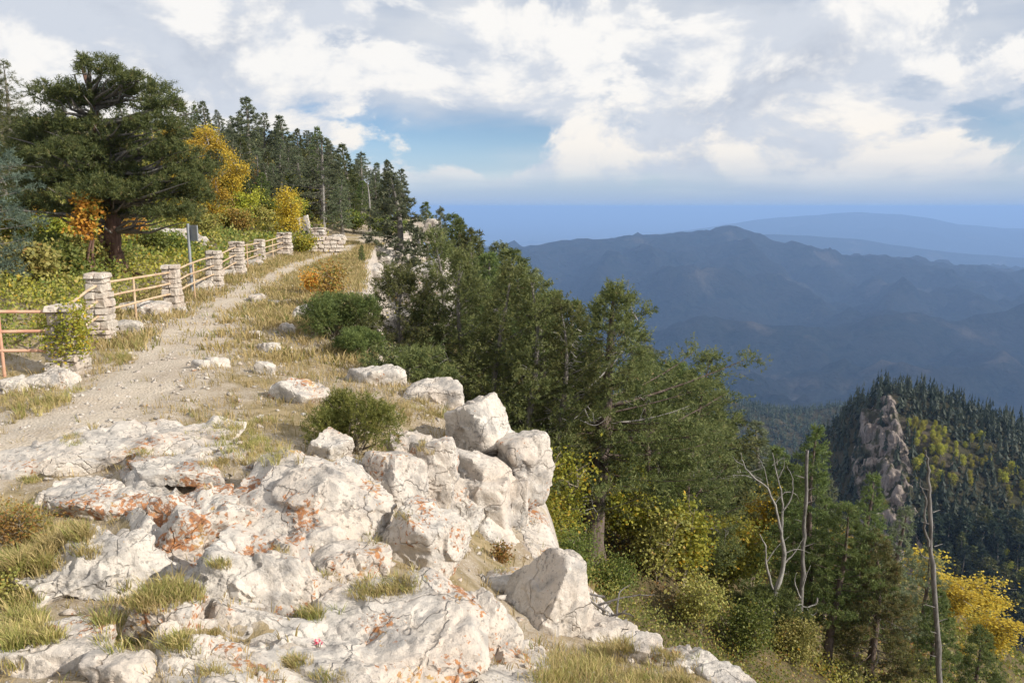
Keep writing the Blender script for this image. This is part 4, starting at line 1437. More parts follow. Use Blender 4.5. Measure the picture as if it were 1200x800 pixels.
# -- the leaning pine beyond the fence
def left_pine():
    g = ground_pt(146, 21.5)
    rng = np.random.default_rng(3)
    s = 21.5 / FPX / .986
    H = at(140, 62, 21.5)[2] - g[2]
    # trunk leans left low down, then rises
    TP = np.array([(.12, 0, -.15), (-.02, 0, .25), (-.10, 0, .8), (-.06, .05, 1.5), (-.25, .1, 2.3), (-.35, .1, 3.2), (-.30, .05, 4.2), (-.45, .1, 5.0), (-.6, .1, H - .3)])
    tv, tq = wood([(TP, .27, .03), ([(.05, 0, .55), (-.35, -.05, .75), (-.42, 0, 1.3), (-.55, .1, 2.2)], .15, .05),
                   ([(-.05, -.05, .25), (.25, -.12, .05), (.65, -.2, -.02), (.95, -.25, -.2)], .13, .05), ([(-.1, -.1, .3), (-.35, -.3, .1), (-.5, -.5, -.2)], .12, .05), ([(0, -.1, .2), (.1, -.4, 0), (.3, -.7, -.25)], .11, .04)], 10, seed=2)
    parts = [('trunk', mesh_np('trunk', tv, None, tq, MAT['barkred'], True))]
    # foliage shelves: (dx px, py, half-width px, half-depth m, thickness px)
    sh = [(120, 84, 26, .6, 14), (70, 110, 30, .7, 14), (160, 105, 42, .8, 14), (100, 120, 48, .9, 16), (190, 125, 28, .6, 13), (60, 150, 36, .8, 15), (125, 150, 40, 1, 12), (185, 148, 34, .8, 14),
          (35, 185, 34, .8, 18), (85, 180, 42, 1., 15), (195, 180, 34, .8, 14), (225, 200, 30, .7, 18), (160, 185, 36, 1., 13), (60, 215, 48, 1.0, 18), (120, 225, 48, 1.1, 18), (180, 225, 46, 1.0, 20),
          (230, 232, 22, .6, 16), (90, 245, 50, .9, 13), (150, 250, 38, .9, 12), (205, 250, 36, .8, 13), (30, 238, 26, .7, 15), (130, 170, 40, .9, 14), (140, 205, 50, 1., 14), (90, 205, 44, .9, 15), (40, 165, 26, .6, 14), (215, 215, 30, .7, 14), (105, 72, 14, .35, 10), (150, 92, 14, .35, 9), (205, 165, 20, .5, 10)]
    BR, BRr, pos, drs = [], [], [], []
    for (px, py, hw, hd, th) in sh:
        Yc = 21.5 + rng.uniform(-.9, .7)
        c = at(px, py, Yc) - g
        hwm, thm = hw * s, th * s
        # limb from the trunk
        hz = max(.9, c[2] - .5)
        j = np.clip(np.interp(hz, TP[:, 2], np.arange(len(TP))), 0, len(TP) - 1)
        b0 = np.array([np.interp(j, np.arange(len(TP)), TP[:, q]) for q in range(3)])
        for _ in range(5):
            tip = c + rng.normal(0, .55, 3) * (hwm, hd, thm * .6)
            mid = .5 * (b0 + tip) + rng.normal(0, .1, 3) + (0, 0, -.08)
            q3 = .25 * b0 + .75 * tip + rng.normal(0, .06, 3) + (0, 0, -.06)
            BR.append([b0, mid, q3, tip])
            BRr.append([.055, .035, .02, .007])
        n = int(1050 * hw * th / 500)
        p = unit(rng.normal(size=(n, 3))) * (rng.random(n) ** .45)[:, None] * (hwm * 1.05, hd, thm)
        p[:, 2] = np.abs(p[:, 2]) * 1.25 - .35 * thm
        p += .12 * np.stack([pnoise(p * 3 + i * 9.) for i in range(3)], 1) * (2, 1, 2)
        # keep clumps, leave gaps
        keep = pnoise((p + c) * 2.4 + 3) > -.2
        p = p[keep]
        pos.append(p + c)
        drs.append(unit(p * (1 / hwm, 1 / hd, .2 / thm) * .6 + rng.normal(0, .45, p.shape) + (0, 0, .75)))
    bv, bq = tubes(np.array(BR), np.array(BRr), 5)
    V, tint = sprigs(np.concatenate(pos), np.concatenate(drs), 8, .14, .09, .018, .75, rng)
    parts += [('branches', mesh_np('branches', bv, None, bq, MAT['barkgrey'], True)), ('crown', tri_mesh('crown', V, tint, MAT['pine']))]
    thing('pine_tree', 'big spreading dark pine with a leaning reddish trunk behind the fence', 'tree', parts, g)


left_pine()

CF = conifer
tree_at(20, 27, 42, 'fir_tree', 'tall fir with a ragged open tip at the far left', CF, seed=11, Rc=1.5, mat='pine', bark='barkgrey', prof='narrow', nb=90, nb2=12, ns=7, base=.1, top=1.2, up=.35)
tree_at(-14, 24, 90, 'fir_tree', 'dark fir cut off by the left edge of the picture', CF, seed=12, Rc=1.5, mat='pine', bark='barkgrey', prof='round', nb=90, nb2=12, ns=6)
tree_at(6, 30, 52, 'fir_tree', 'dark fir in the upper left corner, tallest there', CF, seed=14, Rc=1.9, mat='pine', bark='barkgrey', prof='cone', nb=90, nb2=12, ns=6, wob=.01)
tree_at(36, 33, 70, 'fir_tree', 'dark fir just left of the big pine', CF, seed=15, Rc=1.7, mat='pine', bark='barkgrey', prof='cone', nb=80, nb2=11, ns=6, wob=.01)
tree_at(-8, 15.5, 140, 'fir_tree', 'pale blue green fir branches reaching in from the left edge', CF, seed=13, Rc=1.15, mat='bluefir', bark='barkgrey', prof='irreg', nb=60, nb2=11, ns=6, low=-.2, up=.15)

# -- central group on the rim
NEAR = dict(mat='pinelight', bark='barkgrey', prof='spire', base=.08, nb2=15, ns=7, k=9, tips=7, slen=.16, nlen=.054, nw=.016, dead=.13, clump=.85, s2min=.3, wob=.05, flag=.25, wind=(.9, -.3), low=.05, up=.3, top=.75)
tree_at(512, 16.5, 272, 'pine_tree', 'tallest of the tangled evergreens below the rim, with pale bare twigs', CF, seed=21, Rc=1.75, nb=100, trunk_r=.11, **NEAR)
tree_at(548, 15.4, 292, 'pine_tree', 'tangled evergreen right of the tallest one below the rim', CF, seed=25, Rc=1.65, nb=90, trunk_r=.1, **NEAR)
tree_at(583, 15.0, 306, 'pine_tree', 'tangled evergreen in the middle of the group below the rim', CF, seed=26, Rc=1.6, nb=90, trunk_r=.1, **NEAR)
tree_at(652, 14.6, 352, 'pine_tree', 'lower evergreen close against the left side of the windswept pine', CF, seed=27, Rc=1.5, nb=80, trunk_r=.1, **NEAR)
tree_at(470, 15.8, 318, 'pine_tree', 'low spreading evergreen hugging the rim left of the tangled group', CF, seed=22, Rc=1.15, mat='pinelight', bark='barkgrey', prof='round', base=.05, nb=90, nb2=15, ns=7, k=9, tips=6, slen=.16, nlen=.052, nw=.015,
        low=.1, up=.3, top=1.0, dead=.08, clump=.4, trunk_r=.08)
tree_at(618, 14.5, 326, 'pine_tree', 'shaggy evergreen between the tangled group and the tall windswept pine', CF, seed=23, Rc=1.6, nb=95, trunk_r=.11, **NEAR)
tree_at(480, 12.9, 410, 'pine_tree', 'small dark evergreen at the rim below the low spreading one', CF, seed=24, Rc=.75, mat='pinelight', bark='barkgrey', prof='round', base=.05, nb=60, nb2=12, ns=6, k=8, slen=.12, nlen=.07, nw=.014, dead=.1, trunk_r=.06)
tree_at(808, 17.5, 412, 'pine_tree', 'pine with brown cones leaning right at the right end of the dark group', CF, seed=33, Rc=1.3, mat='pinelight', bark='bark', prof='irreg', base=.1, nb=90, nb2=14, ns=7, k=9, tips=6, slen=.16, nlen=.055, nw=.016,
        low=0, up=.3, top=.6, lean=(.35, 0), flag=.3, clump=.5, trunk_r=.11, dead=.05)
tree_at(762, 17.0, 425, 'pine_tree', 'dense pine filling the gap right of the windswept one', CF, seed=34, Rc=1.2, mat='fir', bark='bark', prof='irreg', base=.1, nb=80, nb2=14, ns=7, k=9, tips=6, slen=.16, nlen=.055, nw=.016, clump=.4, trunk_r=.11)
gp = ground_pt(697, 15.0)
big = conifer(31, at(727, 332, gp[1])[2] - gp[2], 2.35, 'pinelight', 'bark', base=.30, prof='spire', nb=100, nb2=20, ns=8, k=10, slen=.16, nlen=.055, nw=.016, low=-.08, up=.15, top=.6, lean=(.4, .1), flag=.1, wind=(1, 0),
              trunk_r=.25, dead=.1, clump=1.0, s2min=.3, tips=12, wob=.012, sides=10)
PINE = thing('pine_tree', 'tall windswept pine with a dark bare lower trunk beyond the cliff blocks', 'tree', big, gp - (0, 0, .1))
# bleached tip sticking out of the crown
b0 = at(726, 420, gp[1])
sn = [([at(726, 420, gp[1]), at(738, 385, gp[1]), at(741, 365, gp[1])], .03, .012), ([at(741, 365, gp[1]), at(735, 345, gp[1]), at(737, 328, gp[1])], .012, .004), ([at(741, 366, gp[1]), at(749, 378, gp[1] - .1), at(744, 368, gp[1])], .012, .005),
      ([at(690, 455, gp[1] - .8), at(712, 432, gp[1] - .5), at(727, 405, gp[1])], .02, .008), ([at(680, 492, gp[1] - .8), at(697, 500, gp[1] - .9), at(712, 490, gp[1] - .9)], .016, .006)]
for pth in sn:
    v, q = wood([pth], 5)
    link('bleached_branch', mesh_np('bleached_branch', v - (gp - (0, 0, .1)), None, q, MAT['dead'], True), PINE)

# -- trees on the slope right of the rim, going away
P_FIR = [CF(seed=50 + i, H=6, Rc=1.25 + .2 * (i % 3), mat=('fir', 'spruce', 'pinelight', 'fir')[i], bark='barkgrey', prof=('cone', 'narrow', 'irreg', 'cone')[i], nb=90, nb2=10, ns=6, k=7, slen=.2, nlen=.13, nw=.036, dead=(.03, .08, .12, .03)[i], clump=.3) for i in range(4)]
P_SPR = [CF(seed=60 + i, H=8, Rc=1.75 + .3 * (i % 3), mat=('spruce', 'fir', 'spruce', 'pine', 'spruce')[i], bark='barkgrey', prof=('cone', 'narrow', 'cone', 'cone', 'narrow')[i], nb=95, nb2=9, ns=6, k=7, slen=.22, nlen=.15, nw=.052, flag=.25, wind=(1, 0), top=.35, up=.12,
            dead=(.03, .06, .16, .04, .1)[i], clump=.35, deadmat='deaddark') for i in range(5)]
P_GHOST = CF(seed=69, H=8, Rc=1.3, mat='spruce', bark='dead', prof='cone', nb=80, nb2=5, ns=3, k=6, slen=.3, nlen=.18, nw=.05, dead=.75, deadmat='deaddark')


def put(protos, k, px, Y, top, name, label, group=None, rz=None, wide=1.0, cat='tree', H0=6.0):
    g = ground_pt(px, Y)
    H = max(.8, at(px, top, Y)[2] - g[2])
    rz = rz if rz is not None else (px * 1.7) % 6.28
    return thing(name, label, cat, protos[k], g - (0, 0, .1), rz, (H / H0 * wide, H / H0 * wide, H / H0), group)


slope_trees = [
    (503, 60, 236, 0, 'spruce rising behind the white crag at the end of the ridge', 1.0), (530, 53, 250, 3, 'bushy fir just right of the pointed spruce on the skyline', 1.4), (562, 44, 276, 3, 'dense fir on the skyline falling to the right', 1.4), (582, 40, 284, 1, 'narrow fir left of the dark rounded fir', 1.3),
    (610, 30, 312, 0, 'dense fir below the dark rounded fir', 1.5), (640, 24, 345, 3, 'fir filling the gap left of the windswept pine', 1.5),
    (520, 50, 243, 1, 'pointed spruce on the skyline right of the white crag', .8), (541, 46, 256, 0, 'spruce stepping down the skyline, second right of the white crag', .9),
    (556, 42, 268, 2, 'rough topped tree on the skyline above the tangled evergreens', 1.1), (594, 38, 291, 0, 'dark rounded fir on the skyline between mountain and rim', 1.5),
    (572, 34, 296, 3, 'fir in front of the dark rounded fir on the skyline', 1.3), (628, 33, 315, 1, 'fir on the skyline right of the dark rounded fir', 1.3), (648, 29, 340, 0, 'fir behind the shaggy evergreen', 1.4),
    (668, 22, 352, 3, 'leafy topped fir left of the tall windswept pine', 1.2), (770, 22, 418, 2, 'ragged fir right behind the tall windswept pine', 1.5), (790, 25, 424, 0, 'fir with brown cones right of the windswept pine', 1.4),
    (818, 25, 436, 2, 'fir leaning over the slope at the right end of the dark group', 1.7), (836, 33, 462, 3, 'fir below the right end of the dark group', 1.3), (758, 30, 405, 1, 'dark fir tip behind the windswept pine', 1.4),
    (858, 46, 490, 0, 'small dark fir above the yellow bushes of the slope', 1.5), (897, 42, 494, 1, 'conical spruce standing alone against the valley wood', 1.5), (915, 36, 522, 0, 'fir just right of the lone conical spruce', 1.2),
    (872, 32, 535, 3, 'broad fir under the lone conical spruce', 1.5), (820, 26, 510, 0, 'dense fir in the middle of the slope', 1.5), (780, 21, 500, 3, 'dense fir low behind the windswept pine', 1.5),
    (936, 30, 540, 3, 'dark fir behind the twisted dead juniper', 1.2)]
for px, Y, top, k, lb, wd in slope_trees:
    put(P_FIR, k, px, Y, top, 'fir_tree', lb, 'firs down the slope', wide=wd)

# -- near trees at the right
tree_at(966, 20, 497, 'fir_tree', 'tall green fir right of the bare pole, with layered boughs', CF, seed=71, Rc=1.35, mat='fir', bark='bark', prof='narrow', base=.18, nb=100, nb2=14, ns=7, k=9, slen=.13, nlen=.075, nw=.016, low=-.15, up=.2, top=.6, clump=.4, trunk_r=.14)
tree_at(996, 19, 590, 'fir_tree', 'lower fir with a dark slanting trunk next to the tall green fir', CF, seed=72, Rc=1.2, mat='fir', bark='bark', prof='irreg', base=.3, nb=70, nb2=12, ns=6, k=9, slen=.13, nlen=.075, nw=.016, lean=(.3, 0), trunk_r=.13, clump=.4)
tree_at(1028, 23, 552, 'fir_tree', 'narrow fir with a slim green tip before the rock rib', CF, seed=73, Rc=1.15, mat='fir', bark='bark', prof='cone', base=.1, nb=100, nb2=11, ns=6, k=9, slen=.13, nlen=.08, nw=.018, top=.7)
tree_at(1050, 19, 622, 'fir_tree', 'wide drooping brownish fir left of the long dead trunk', CF, seed=74, Rc=1.35, mat='brownfir', bark='bark', prof='cone', base=.05, nb=120, nb2=15, ns=7, k=9, slen=.13, nlen=.075, nw=.015, low=-.35, up=.15, top=.5, dead=.06, deadmat='deaddark')
tree_at(1072, 27, 592, 'fir_tree', 'dark fir spire just left of the long dead trunk', CF, seed=81, Rc=1.1, mat='spruce', bark='bark', prof='cone', base=.05, nb=80, nb2=10, ns=5, k=8, slen=.17, nlen=.1, nw=.026)
tree_at(985, 26, 560, 'fir_tree', 'fir spire behind the tall green fir, on its right', CF, seed=82, Rc=1.1, mat='spruce', bark='bark', prof='cone', base=.05, nb=80, nb2=10, ns=5, k=8, slen=.17, nlen=.1, nw=.026)
tree_at(946, 28, 548, 'fir_tree', 'fir spire behind the thin dead pole', CF, seed=83, Rc=1.1, mat='fir', bark='bark', prof='cone', base=.05, nb=80, nb2=10, ns=5, k=8, slen=.17, nlen=.1, nw=.026)
tree_at(1128, 27, 690, 'fir_tree', 'short green fir in front of the yellow aspens', CF, seed=75, Rc=1.1, mat='fir', bark='bark', prof='cone', base=.05, nb=80, nb2=11, ns=6, k=9, slen=.15, nlen=.09, nw=.02)
tree_at(1112, 34, 640, 'fir_tree', 'fir just right of the long dead trunk', CF, seed=76, Rc=1.2, mat='spruce', bark='bark', prof='cone', base=.05, nb=80, nb2=9, ns=5, k=9, slen=.17, nlen=.1, nw=.024)
tree_at(1185, 30, 735, 'fir_tree', 'fir tip in the bottom right corner', CF, seed=77, Rc=1.0, mat='fir', bark='bark', prof='cone', base=.05, nb=70, nb2=9, ns=5, k=9, slen=.17, nlen=.1, nw=.024)
tree_at(915, 17, 690, 'fir_tree', 'young bluish green fir at the bottom edge below the dead juniper', CF, seed=78, Rc=.8, mat='fir', bark='bark', prof='round', base=.02, nb=80, nb2=12, ns=6, k=9, slen=.12, nlen=.07, nw=.014)


# -- dead trees
def dead_tree(name, label, base_px, base_py, Y, paths, mat='dead', seed=0):
    g = at(base_px, base_py, Y)
    zg = T1(g[0], g[1])
    pl = []
    for k, (pts, r0, r1) in enumerate(paths):
        P = [at(p[0], p[1], Y + (p[2] if len(p) > 2 else 0)) for p in pts]
        if k == 0:
            P = [np.array((P[0][0], P[0][1], min(zg, P[0][2]) - .15))] + P
        pl.append((np.array(P) - (g[0], g[1], zg), r0, r1))
    v0, q0 = wood(pl[:1], 8, seed=seed)
    pts_ = [('trunk', mesh_np('trunk', v0, None, q0, MAT[mat], True))]
    for j, pth in enumerate(pl[1:]):
        v1, q1 = wood([pth], 5, seed=seed + j)
        pts_.append(('branch', mesh_np('branch', v1, None, q1, MAT[mat], True)))
    return thing(name, label, 'tree', pts_, (g[0], g[1], zg), group='dead trees on the slope')


rs = np.random.default_rng(8)
stubs = [([(1091 + (p - 560) * .045, p), (1091 + (p - 560) * .045 + sgn * l, p - l * .3, rs.uniform(-.2, .2))], .014, .005) for p, sgn, l in
         [(575, -1, 10), (600, 1, 9), (615, -1, 14), (640, 1, 10), (652, -1, 8), (668, 1, 12), (690, -1, 9), (700, 1, 8), (712, -1, 14), (728, 1, 12), (742, -1, 9), (757, 1, 13), (770, -1, 12), (785, 1, 10), (792, -1, 8)]]
dead_tree('dead_spruce', 'long bare dead trunk with stubs before the dark hillside', 1101, 815, 18,
          [([(1102, 815), (1098, 740), (1093, 660), (1090, 600), (1089, 560), (1087, 540), (1084, 527)], .09, .015),
           ([(1088, 640), (1082, 610), (1086, 585), (1080, 572), (1078, 560)], .035, .008), ([(1092, 655), (1080, 652), (1076, 640)], .02, .006)] + stubs, 'deaddark', 3)
dead_tree('dead_spruce', 'thin straight dead pole left of the tall green fir', 941, 700, 18.5,
          [([(939, 702), (941, 640), (944, 590), (946, 527)], .07, .035)] + [([(943, p), (943 + s_ * 12, p - 4)], .014, .004) for p, s_ in ((560, -1), (590, 1), (612, -1), (640, 1), (575, 1))], 'deaddark', 4)
dead_tree('dead_juniper', 'twisted silver dead juniper with curling limbs', 908, 705, 17,
          [([(906, 705), (916, 672), (920, 650), (916, 620)], 0.0840, 0.0300), ([(916, 625), (908, 590), (900, 570), (884, 560), (872, 545), (868, 530)], 0.0315, 0.0072), ([(916, 620), (918, 590), (912, 560), (905, 530)], 0.0315, 0.0072),
           ([(916, 600), (928, 585), (930, 560), (922, 545)], 0.0210, 0.0048), ([(884, 560), (870, 556), (852, 558)], 0.0140, 0.0030), ([(906, 690), (897, 660), (898, 640), (890, 625)], 0.0350, 0.0090), ([(897, 660), (910, 640), (925, 628)], 0.0175, 0.0036),
           ([(908, 590), (920, 575), (934, 578), (938, 590)], 0.0154, 0.0036), ([(900, 570), (896, 548), (888, 535)], 0.0140, 0.0030), ([(912, 560), (920, 545), (918, 532)], 0.0126, 0.0024), ([(918, 660), (930, 650), (942, 630)], 0.0210, 0.0036),
           ([(920, 648), (934, 642), (950, 648)], 0.0140, 0.0030), ([(872, 545), (862, 540), (858, 532)], 0.0084, 0.0018), ([(905, 545), (914, 538), (922, 536)], 0.0084, 0.0018)], 'dead', 5)
dead_tree('dead_sapling', 'pale forked dead branch at the foot of the thin dead pole', 945, 735, 17,
          [([(930, 705), (945, 712), (957, 708), (958, 700)], .035, .015), ([(945, 712), (952, 722), (958, 716)], .02, .006), ([(940, 690), (946, 670), (950, 662)], .02, .006), ([(938, 700), (930, 680), (934, 670)], .02, .005)], 'dead', 6)

# -- forest on the hill behind the fence
sky_trees = [(196, 62, 98, 1, 'thin spruce tip on the skyline right of the big pine', .7), (232, 66, 124, 0, 'dark fir behind the yellow aspens, leftmost of three', 1.0), (245, 78, 122, 1, 'middle one of three firs behind the yellow aspens', .9),
             (257, 74, 118, 3, 'rightmost of three firs behind the yellow aspens', 1.0), (271, 84, 128, 0, 'windblown fir left of the tall spruce', 1.1), (285, 80, 135, 4, 'slim spruce tucked against the tall windblown spruce', .9),
             (303, 62, 113, 0, 'tall windblown spruce right of the yellow aspens', 1.15), (322, 66, 132, 4, 'spruce just right of the tall windblown spruce', 1.0), (342, 66, 135, 0, 'dense spruce in the middle of the skyline', 1.1),
             (360, 76, 150, 3, 'spruce in the skyline gap left of the slim pole like one', 1.0), (380, 62, 148, 1, 'slim pole like spruce on the skyline', .7), (396, 72, 164, 0, 'fir right of the slim pole like spruce', 1.0),
             (412, 62, 168, 3, 'dark bushy spruce in the right half of the skyline', 1.1), (430, 66, 178, 2, 'spruce with many grey bare boughs near the end of the skyline', 1.0), (446, 60, 190, 0, 'spruce left of the last two on the ridge', .9),
             (459, 58, 187, 3, 'taller one of the last two dark spruces above the white crag', .95), (474, 57, 197, 0, 'last dark spruce above the white crag', .9)]
for px, Y, top, k, lb, wd in sky_trees:
    put(P_SPR, k, px, Y, top, 'spruce_tree', lb, 'spruces on the hill behind the fence', wide=wd * 1.25, H0=8.0, rz=(px * 2.31) % 6.28)
for px, Y, top, lb in ((385, 50, 200, 'grey half dead spruce standing before the forest'), (437, 52, 205, 'grey bare boughed spruce at the right end of the forest')):
    put([P_GHOST], 0, px, Y, top, 'dead_spruce', lb, 'half dead spruces', H0=8.0)
SKX2 = [0, 60, 100, 200, 222, 260, 300, 345, 380, 420, 450, 478, 490]
SKY2 = [60, 85, 68, 95, 135, 125, 116, 138, 152, 172, 192, 198, 240]
rg = np.random.default_rng(44)
nfill = 0
for by in np.arange(176, 282, 8.5):
    for bx in np.arange(196, 486, 17):
        px, py = bx + rg.uniform(-8, 8), by + rg.uniform(-4, 4)
        if py < np.interp(px, SKX2, SKY2) + 26 or (py > 262 and px < 400) or (px < 225 and py > 215) or py > np.interp(px, [200, 330, 400, 430, 500], [300, 262, 278, 272, 245]):
            continue
        g_ = hit(px, py)
        if g_[1] > 130 or rg.random() < .12 or (px < 300 and py < 215 and px < 288 and rg.random() < .55):
            continue
        top = max(py - rg.uniform(30, 62) * (60 / max(40, g_[1])), np.interp(px, SKX2, SKY2) + 5)
        put(P_SPR, int(rg.integers(0, 5)), px, g_[1], top, 'spruce_tree', 'spruce crowding the hillside below the skyline, behind the fence', 'spruces filling the hillside', wide=rg.uniform(1.1, 1.9), H0=8.0, rz=rg.uniform(0, 6.28))
for px, Y, top in ((20, 40, 120), (55, 38, 125), (90, 45, 110), (130, 42, 130), (165, 48, 120)):
    put(P_SPR, int(px) % 5, px, Y, top, 'spruce_tree', 'spruce showing through the crown of the big pine', 'spruces behind the big pine', wide=1.3, H0=8.0)
put(P_FIR, 0, 427, 33, 296, 'fir_tree', 'little dark fir on the rim at the end of the path', wide=1.1)

# -- leafy trees and shrubs
LF = leafy
P_ASP = [LF(80 + i, 4.0, 1.2, 'aspen', nst=4, nbr=11, ncl=5, nl=44, leaf=.085, clr=.2, bark='dead', base=.25, spreadst=.5) for i in range(2)]
P_ASPF = LF(84, 4.0, 1.3, 'oak', nst=4, nbr=11, ncl=5, nl=44, leaf=.085, clr=.2, bark='dead', base=.2, spreadst=.5)
asp = [(248, 46, 146, 0, 'bright yellow aspen clump right of the big pine', 1.4), (232, 43, 160, 1, 'orange yellow aspen low beside the big pine', 1.2), (272, 47, 152, 1, 'yellow aspen at the left foot of the tall windblown spruce', 1.0), (262, 41, 192, 0, 'small yellow aspen below the bright clump', 1.0),
       (218, 48, 138, 1, 'yellow aspen leaning against the right side of the big pine crown', 1.3), (258, 52, 140, 1, 'tall yellow aspen at the back of the bright clump', 1.2), (282, 44, 172, 0, 'yellow aspen right of the bright clump, before the spruces', .9), (240, 40, 205, 0, 'golden aspen at the bottom of the bright clump', 1.1),
       (345, 42, 212, 1, 'lone yellow aspen among the firs above the far pillars', 1.3), (228, 38, 195, 1, 'yellowish sapling between the big pine and the aspens', .9)]
for px, Y, top, k, lb, wd in asp:
    put(P_ASP, k, px, Y, top, 'aspen_tree', lb, 'yellow aspens on the hill', wide=wd, H0=4.0)
for px, Y, top, lb, wd in ((1146, 48, 676, 'yellow aspen in the hollow, left of three at the right edge', 2.1), (1174, 54, 668, 'yellow aspen in the hollow, middle of three at the right edge', 2.1), (1198, 44, 712, 'yellow aspen in the hollow, rightmost at the right edge', 2.1),
                           (1166, 38, 752, 'low yellow aspen nearest the bottom right corner', 1.8),
                           (1118, 60, 640, 'yellow aspen farther down the hollow beside the fir', 1.6)):
    put(P_ASP, int(px) % 2, px, Y, top, 'aspen_tree', lb, 'yellow aspens in the hollow', wide=wd, H0=4.0)
for px, Y, top, lb, wd, k in ((815, 38, 515, 'yellow aspen tuft on the slope below the dark firs', 1.4, 0), (845, 42, 505, 'yellow aspen in front of the valley wood', 1.3, 1), (795, 34, 498, 'small yellow aspen close under the firs', 1.1, 1), (908, 30, 560, 'yellow leaves behind the dead juniper', 1.0, 0),
                              (1000, 30, 600, 'yellow aspen tuft between the tall green fir and the narrow fir', .9, 1), (660, 24, 490, 'yellow bush seen through the gap between cliff and windswept pine', 1.6, 0)):
    put(P_ASP, k, px, Y, top, 'aspen_tree', lb, 'yellow aspens on the slope', wide=wd, H0=4.0)


def shrub(px, py, label, seed, H, Rc, mat, name='shrub', group=None, Y=None, **kw):
    g = hit(px, py) if Y is None else ground_pt(px, Y)
    if g[1] > 120:
        g = ground_pt(px, 40)
    return thing(name, label, 'shrub', leafy(seed, H, Rc, mat, **kw), g - (0, 0, .05), 0, 1, group)


# slope below the cliff
shrub(845, 700, 'round leafy yellow green sapling in the middle of the slope', 101, 2.6, 1.2, 'oak', 'sapling', nst=6, nbr=14, ncl=7, nl=24, leaf=.075, clr=.17)
shrub(800, 690, 'yellow green sapling left of the round leafy one', 102, 2.2, .9, 'oak', 'sapling', nst=5, nbr=12, ncl=6, nl=22, leaf=.07, clr=.16)
shrub(880, 690, 'green leafy sapling at the left side of the dead juniper', 103, 1.9, .9, 'green', 'sapling', nst=5, nbr=12, ncl=6, nl=22, leaf=.07, clr=.16)
shrub(650, 640, 'yellow green thicket of thin stems beyond the cliff blocks', 104, 2.3, 1.1, 'oak', 'shrub', nst=9, nbr=12, ncl=5, nl=22, leaf=.05, clr=.17, Y=13.5)
shrub(628, 660, 'green bush at the foot of the cliff blocks', 105, 1.2, .7, 'oak', nst=7, nbr=12, ncl=6, nl=24, leaf=.035, clr=.12, Y=12.3)
shrub(680, 620, 'tall yellow bush behind the trunk of the windswept pine', 106, 2.6, 1.2, 'oak', nst=7, nbr=12, ncl=6, nl=22, leaf=.07, clr=.16, Y=17)
shrub(740, 640, 'olive bush right of the dark pine trunk', 107, 1.8, 1.1, 'oak', nst=7, nbr=12, ncl=6, nl=22, leaf=.065, clr=.16)
shrub(770, 680, 'bare stemmed bush with rusty leaves on the slope', 108, 1.5, .9, 'olive', nst=7, nbr=11, ncl=5, nl=16, leaf=.06, clr=.14)
shrub(820, 740, 'rusty green bush low on the slope above the outcrop', 109, 1.2, .8, 'olive', nst=7, nbr=11, ncl=5, nl=20, leaf=.042, clr=.13)
shrub(722, 700, 'dark green bush at the right foot of the pine trunk', 110, .7, .7, 'green', nst=7, nbr=12, ncl=5, nl=30, leaf=.032, clr=.13, Y=14)
shrub(670, 680, 'dark green bush behind the wedge boulder', 111, .9, .7, 'green', nst=7, nbr=12, ncl=5, nl=32, leaf=.028, clr=.13, Y=11.5)
shrub(870, 770, 'green bush at the bottom edge right of the outcrop', 112, 1.1, .8, 'green', nst=7, nbr=12, ncl=6, nl=22, leaf=.042, clr=.13)
shrub(930, 780, 'leafy bush at the bottom edge under the tall green fir', 113, 1.0, .8, 'olive', nst=7, nbr=12, ncl=6, nl=22, leaf=.042, clr=.13)
shrub(760, 590, 'yellow green bush on the slope under the windswept pine boughs', 114, 2.0, 1.1, 'oak', nst=7, nbr=12, ncl=6, nl=22, leaf=.075, clr=.17)
shrub(830, 600, 'tan and yellow bush high on the slope', 115, 1.9, 1.2, 'rust', nst=7, nbr=12, ncl=6, nl=20, leaf=.08, clr=.18)
shrub(790, 570, 'olive bush under the dense firs of the slope', 116, 1.9, 1.2, 'olive', nst=7, nbr=12, ncl=6, nl=20, leaf=.08, clr=.18)
# on the ridge
g = hit(408, 528)
thing('juniper_shrub', 'round olive green shrub growing on the rocks above the cliff', 'shrub', needle_bush(120, .46, .62, 'juniper', 3600, 9, .06, .035, .007), g - (0, 0, .03))
g = hit(392, 396)
thing('evergreen_bush', 'dark green bush beside the rim in the middle of the ridge', 'shrub', needle_bush(121, .58, .95, 'fir', 3800, 9, .09, .05, .011), g - (0, 0, .03))
g = hit(425, 415)
thing('evergreen_bush', 'low dark green bush right of and below the taller dark one', 'shrub', needle_bush(122, .42, .5, 'fir', 2400, 9, .08, .05, .01), g - (0, 0, .03))
shrub(385, 362, 'autumn brown and gold bush above the dark green bush', 123, 1.15, .62, 'rust', nst=7, nbr=10, ncl=5, nl=13, leaf=.05, clr=.12)
shrub(366, 345, 'small golden bush left of the autumn brown one', 124, .7, .4, 'orange', nst=6, nbr=9, ncl=4, nl=12, leaf=.05, clr=.1)
shrub(355, 296, 'golden bush in front of the last fence pillar', 125, .75, .8, 'oak', nst=7, nbr=10, ncl=5, nl=18, leaf=.07, clr=.14)
shrub(80, 440, 'spindly yellow green bush in front of the nearest pillar', 126, 1.05, .55, 'oak', nst=9, nbr=10, ncl=5, nl=22, leaf=.035, clr=.08)
shrub(586, 668, 'small rusty bush on a ledge at the cliff foot', 127, .22, .14, 'rust', nst=6, nbr=8, ncl=4, nl=10, leaf=.02, clr=.03, Y=7.3)
shrub(25, 640, 'rusty seed headed shrub at the left edge beside the boulders', 128, .34, .36, 'rust', nst=12, nbr=10, ncl=4, nl=10, leaf=.016, clr=.035)
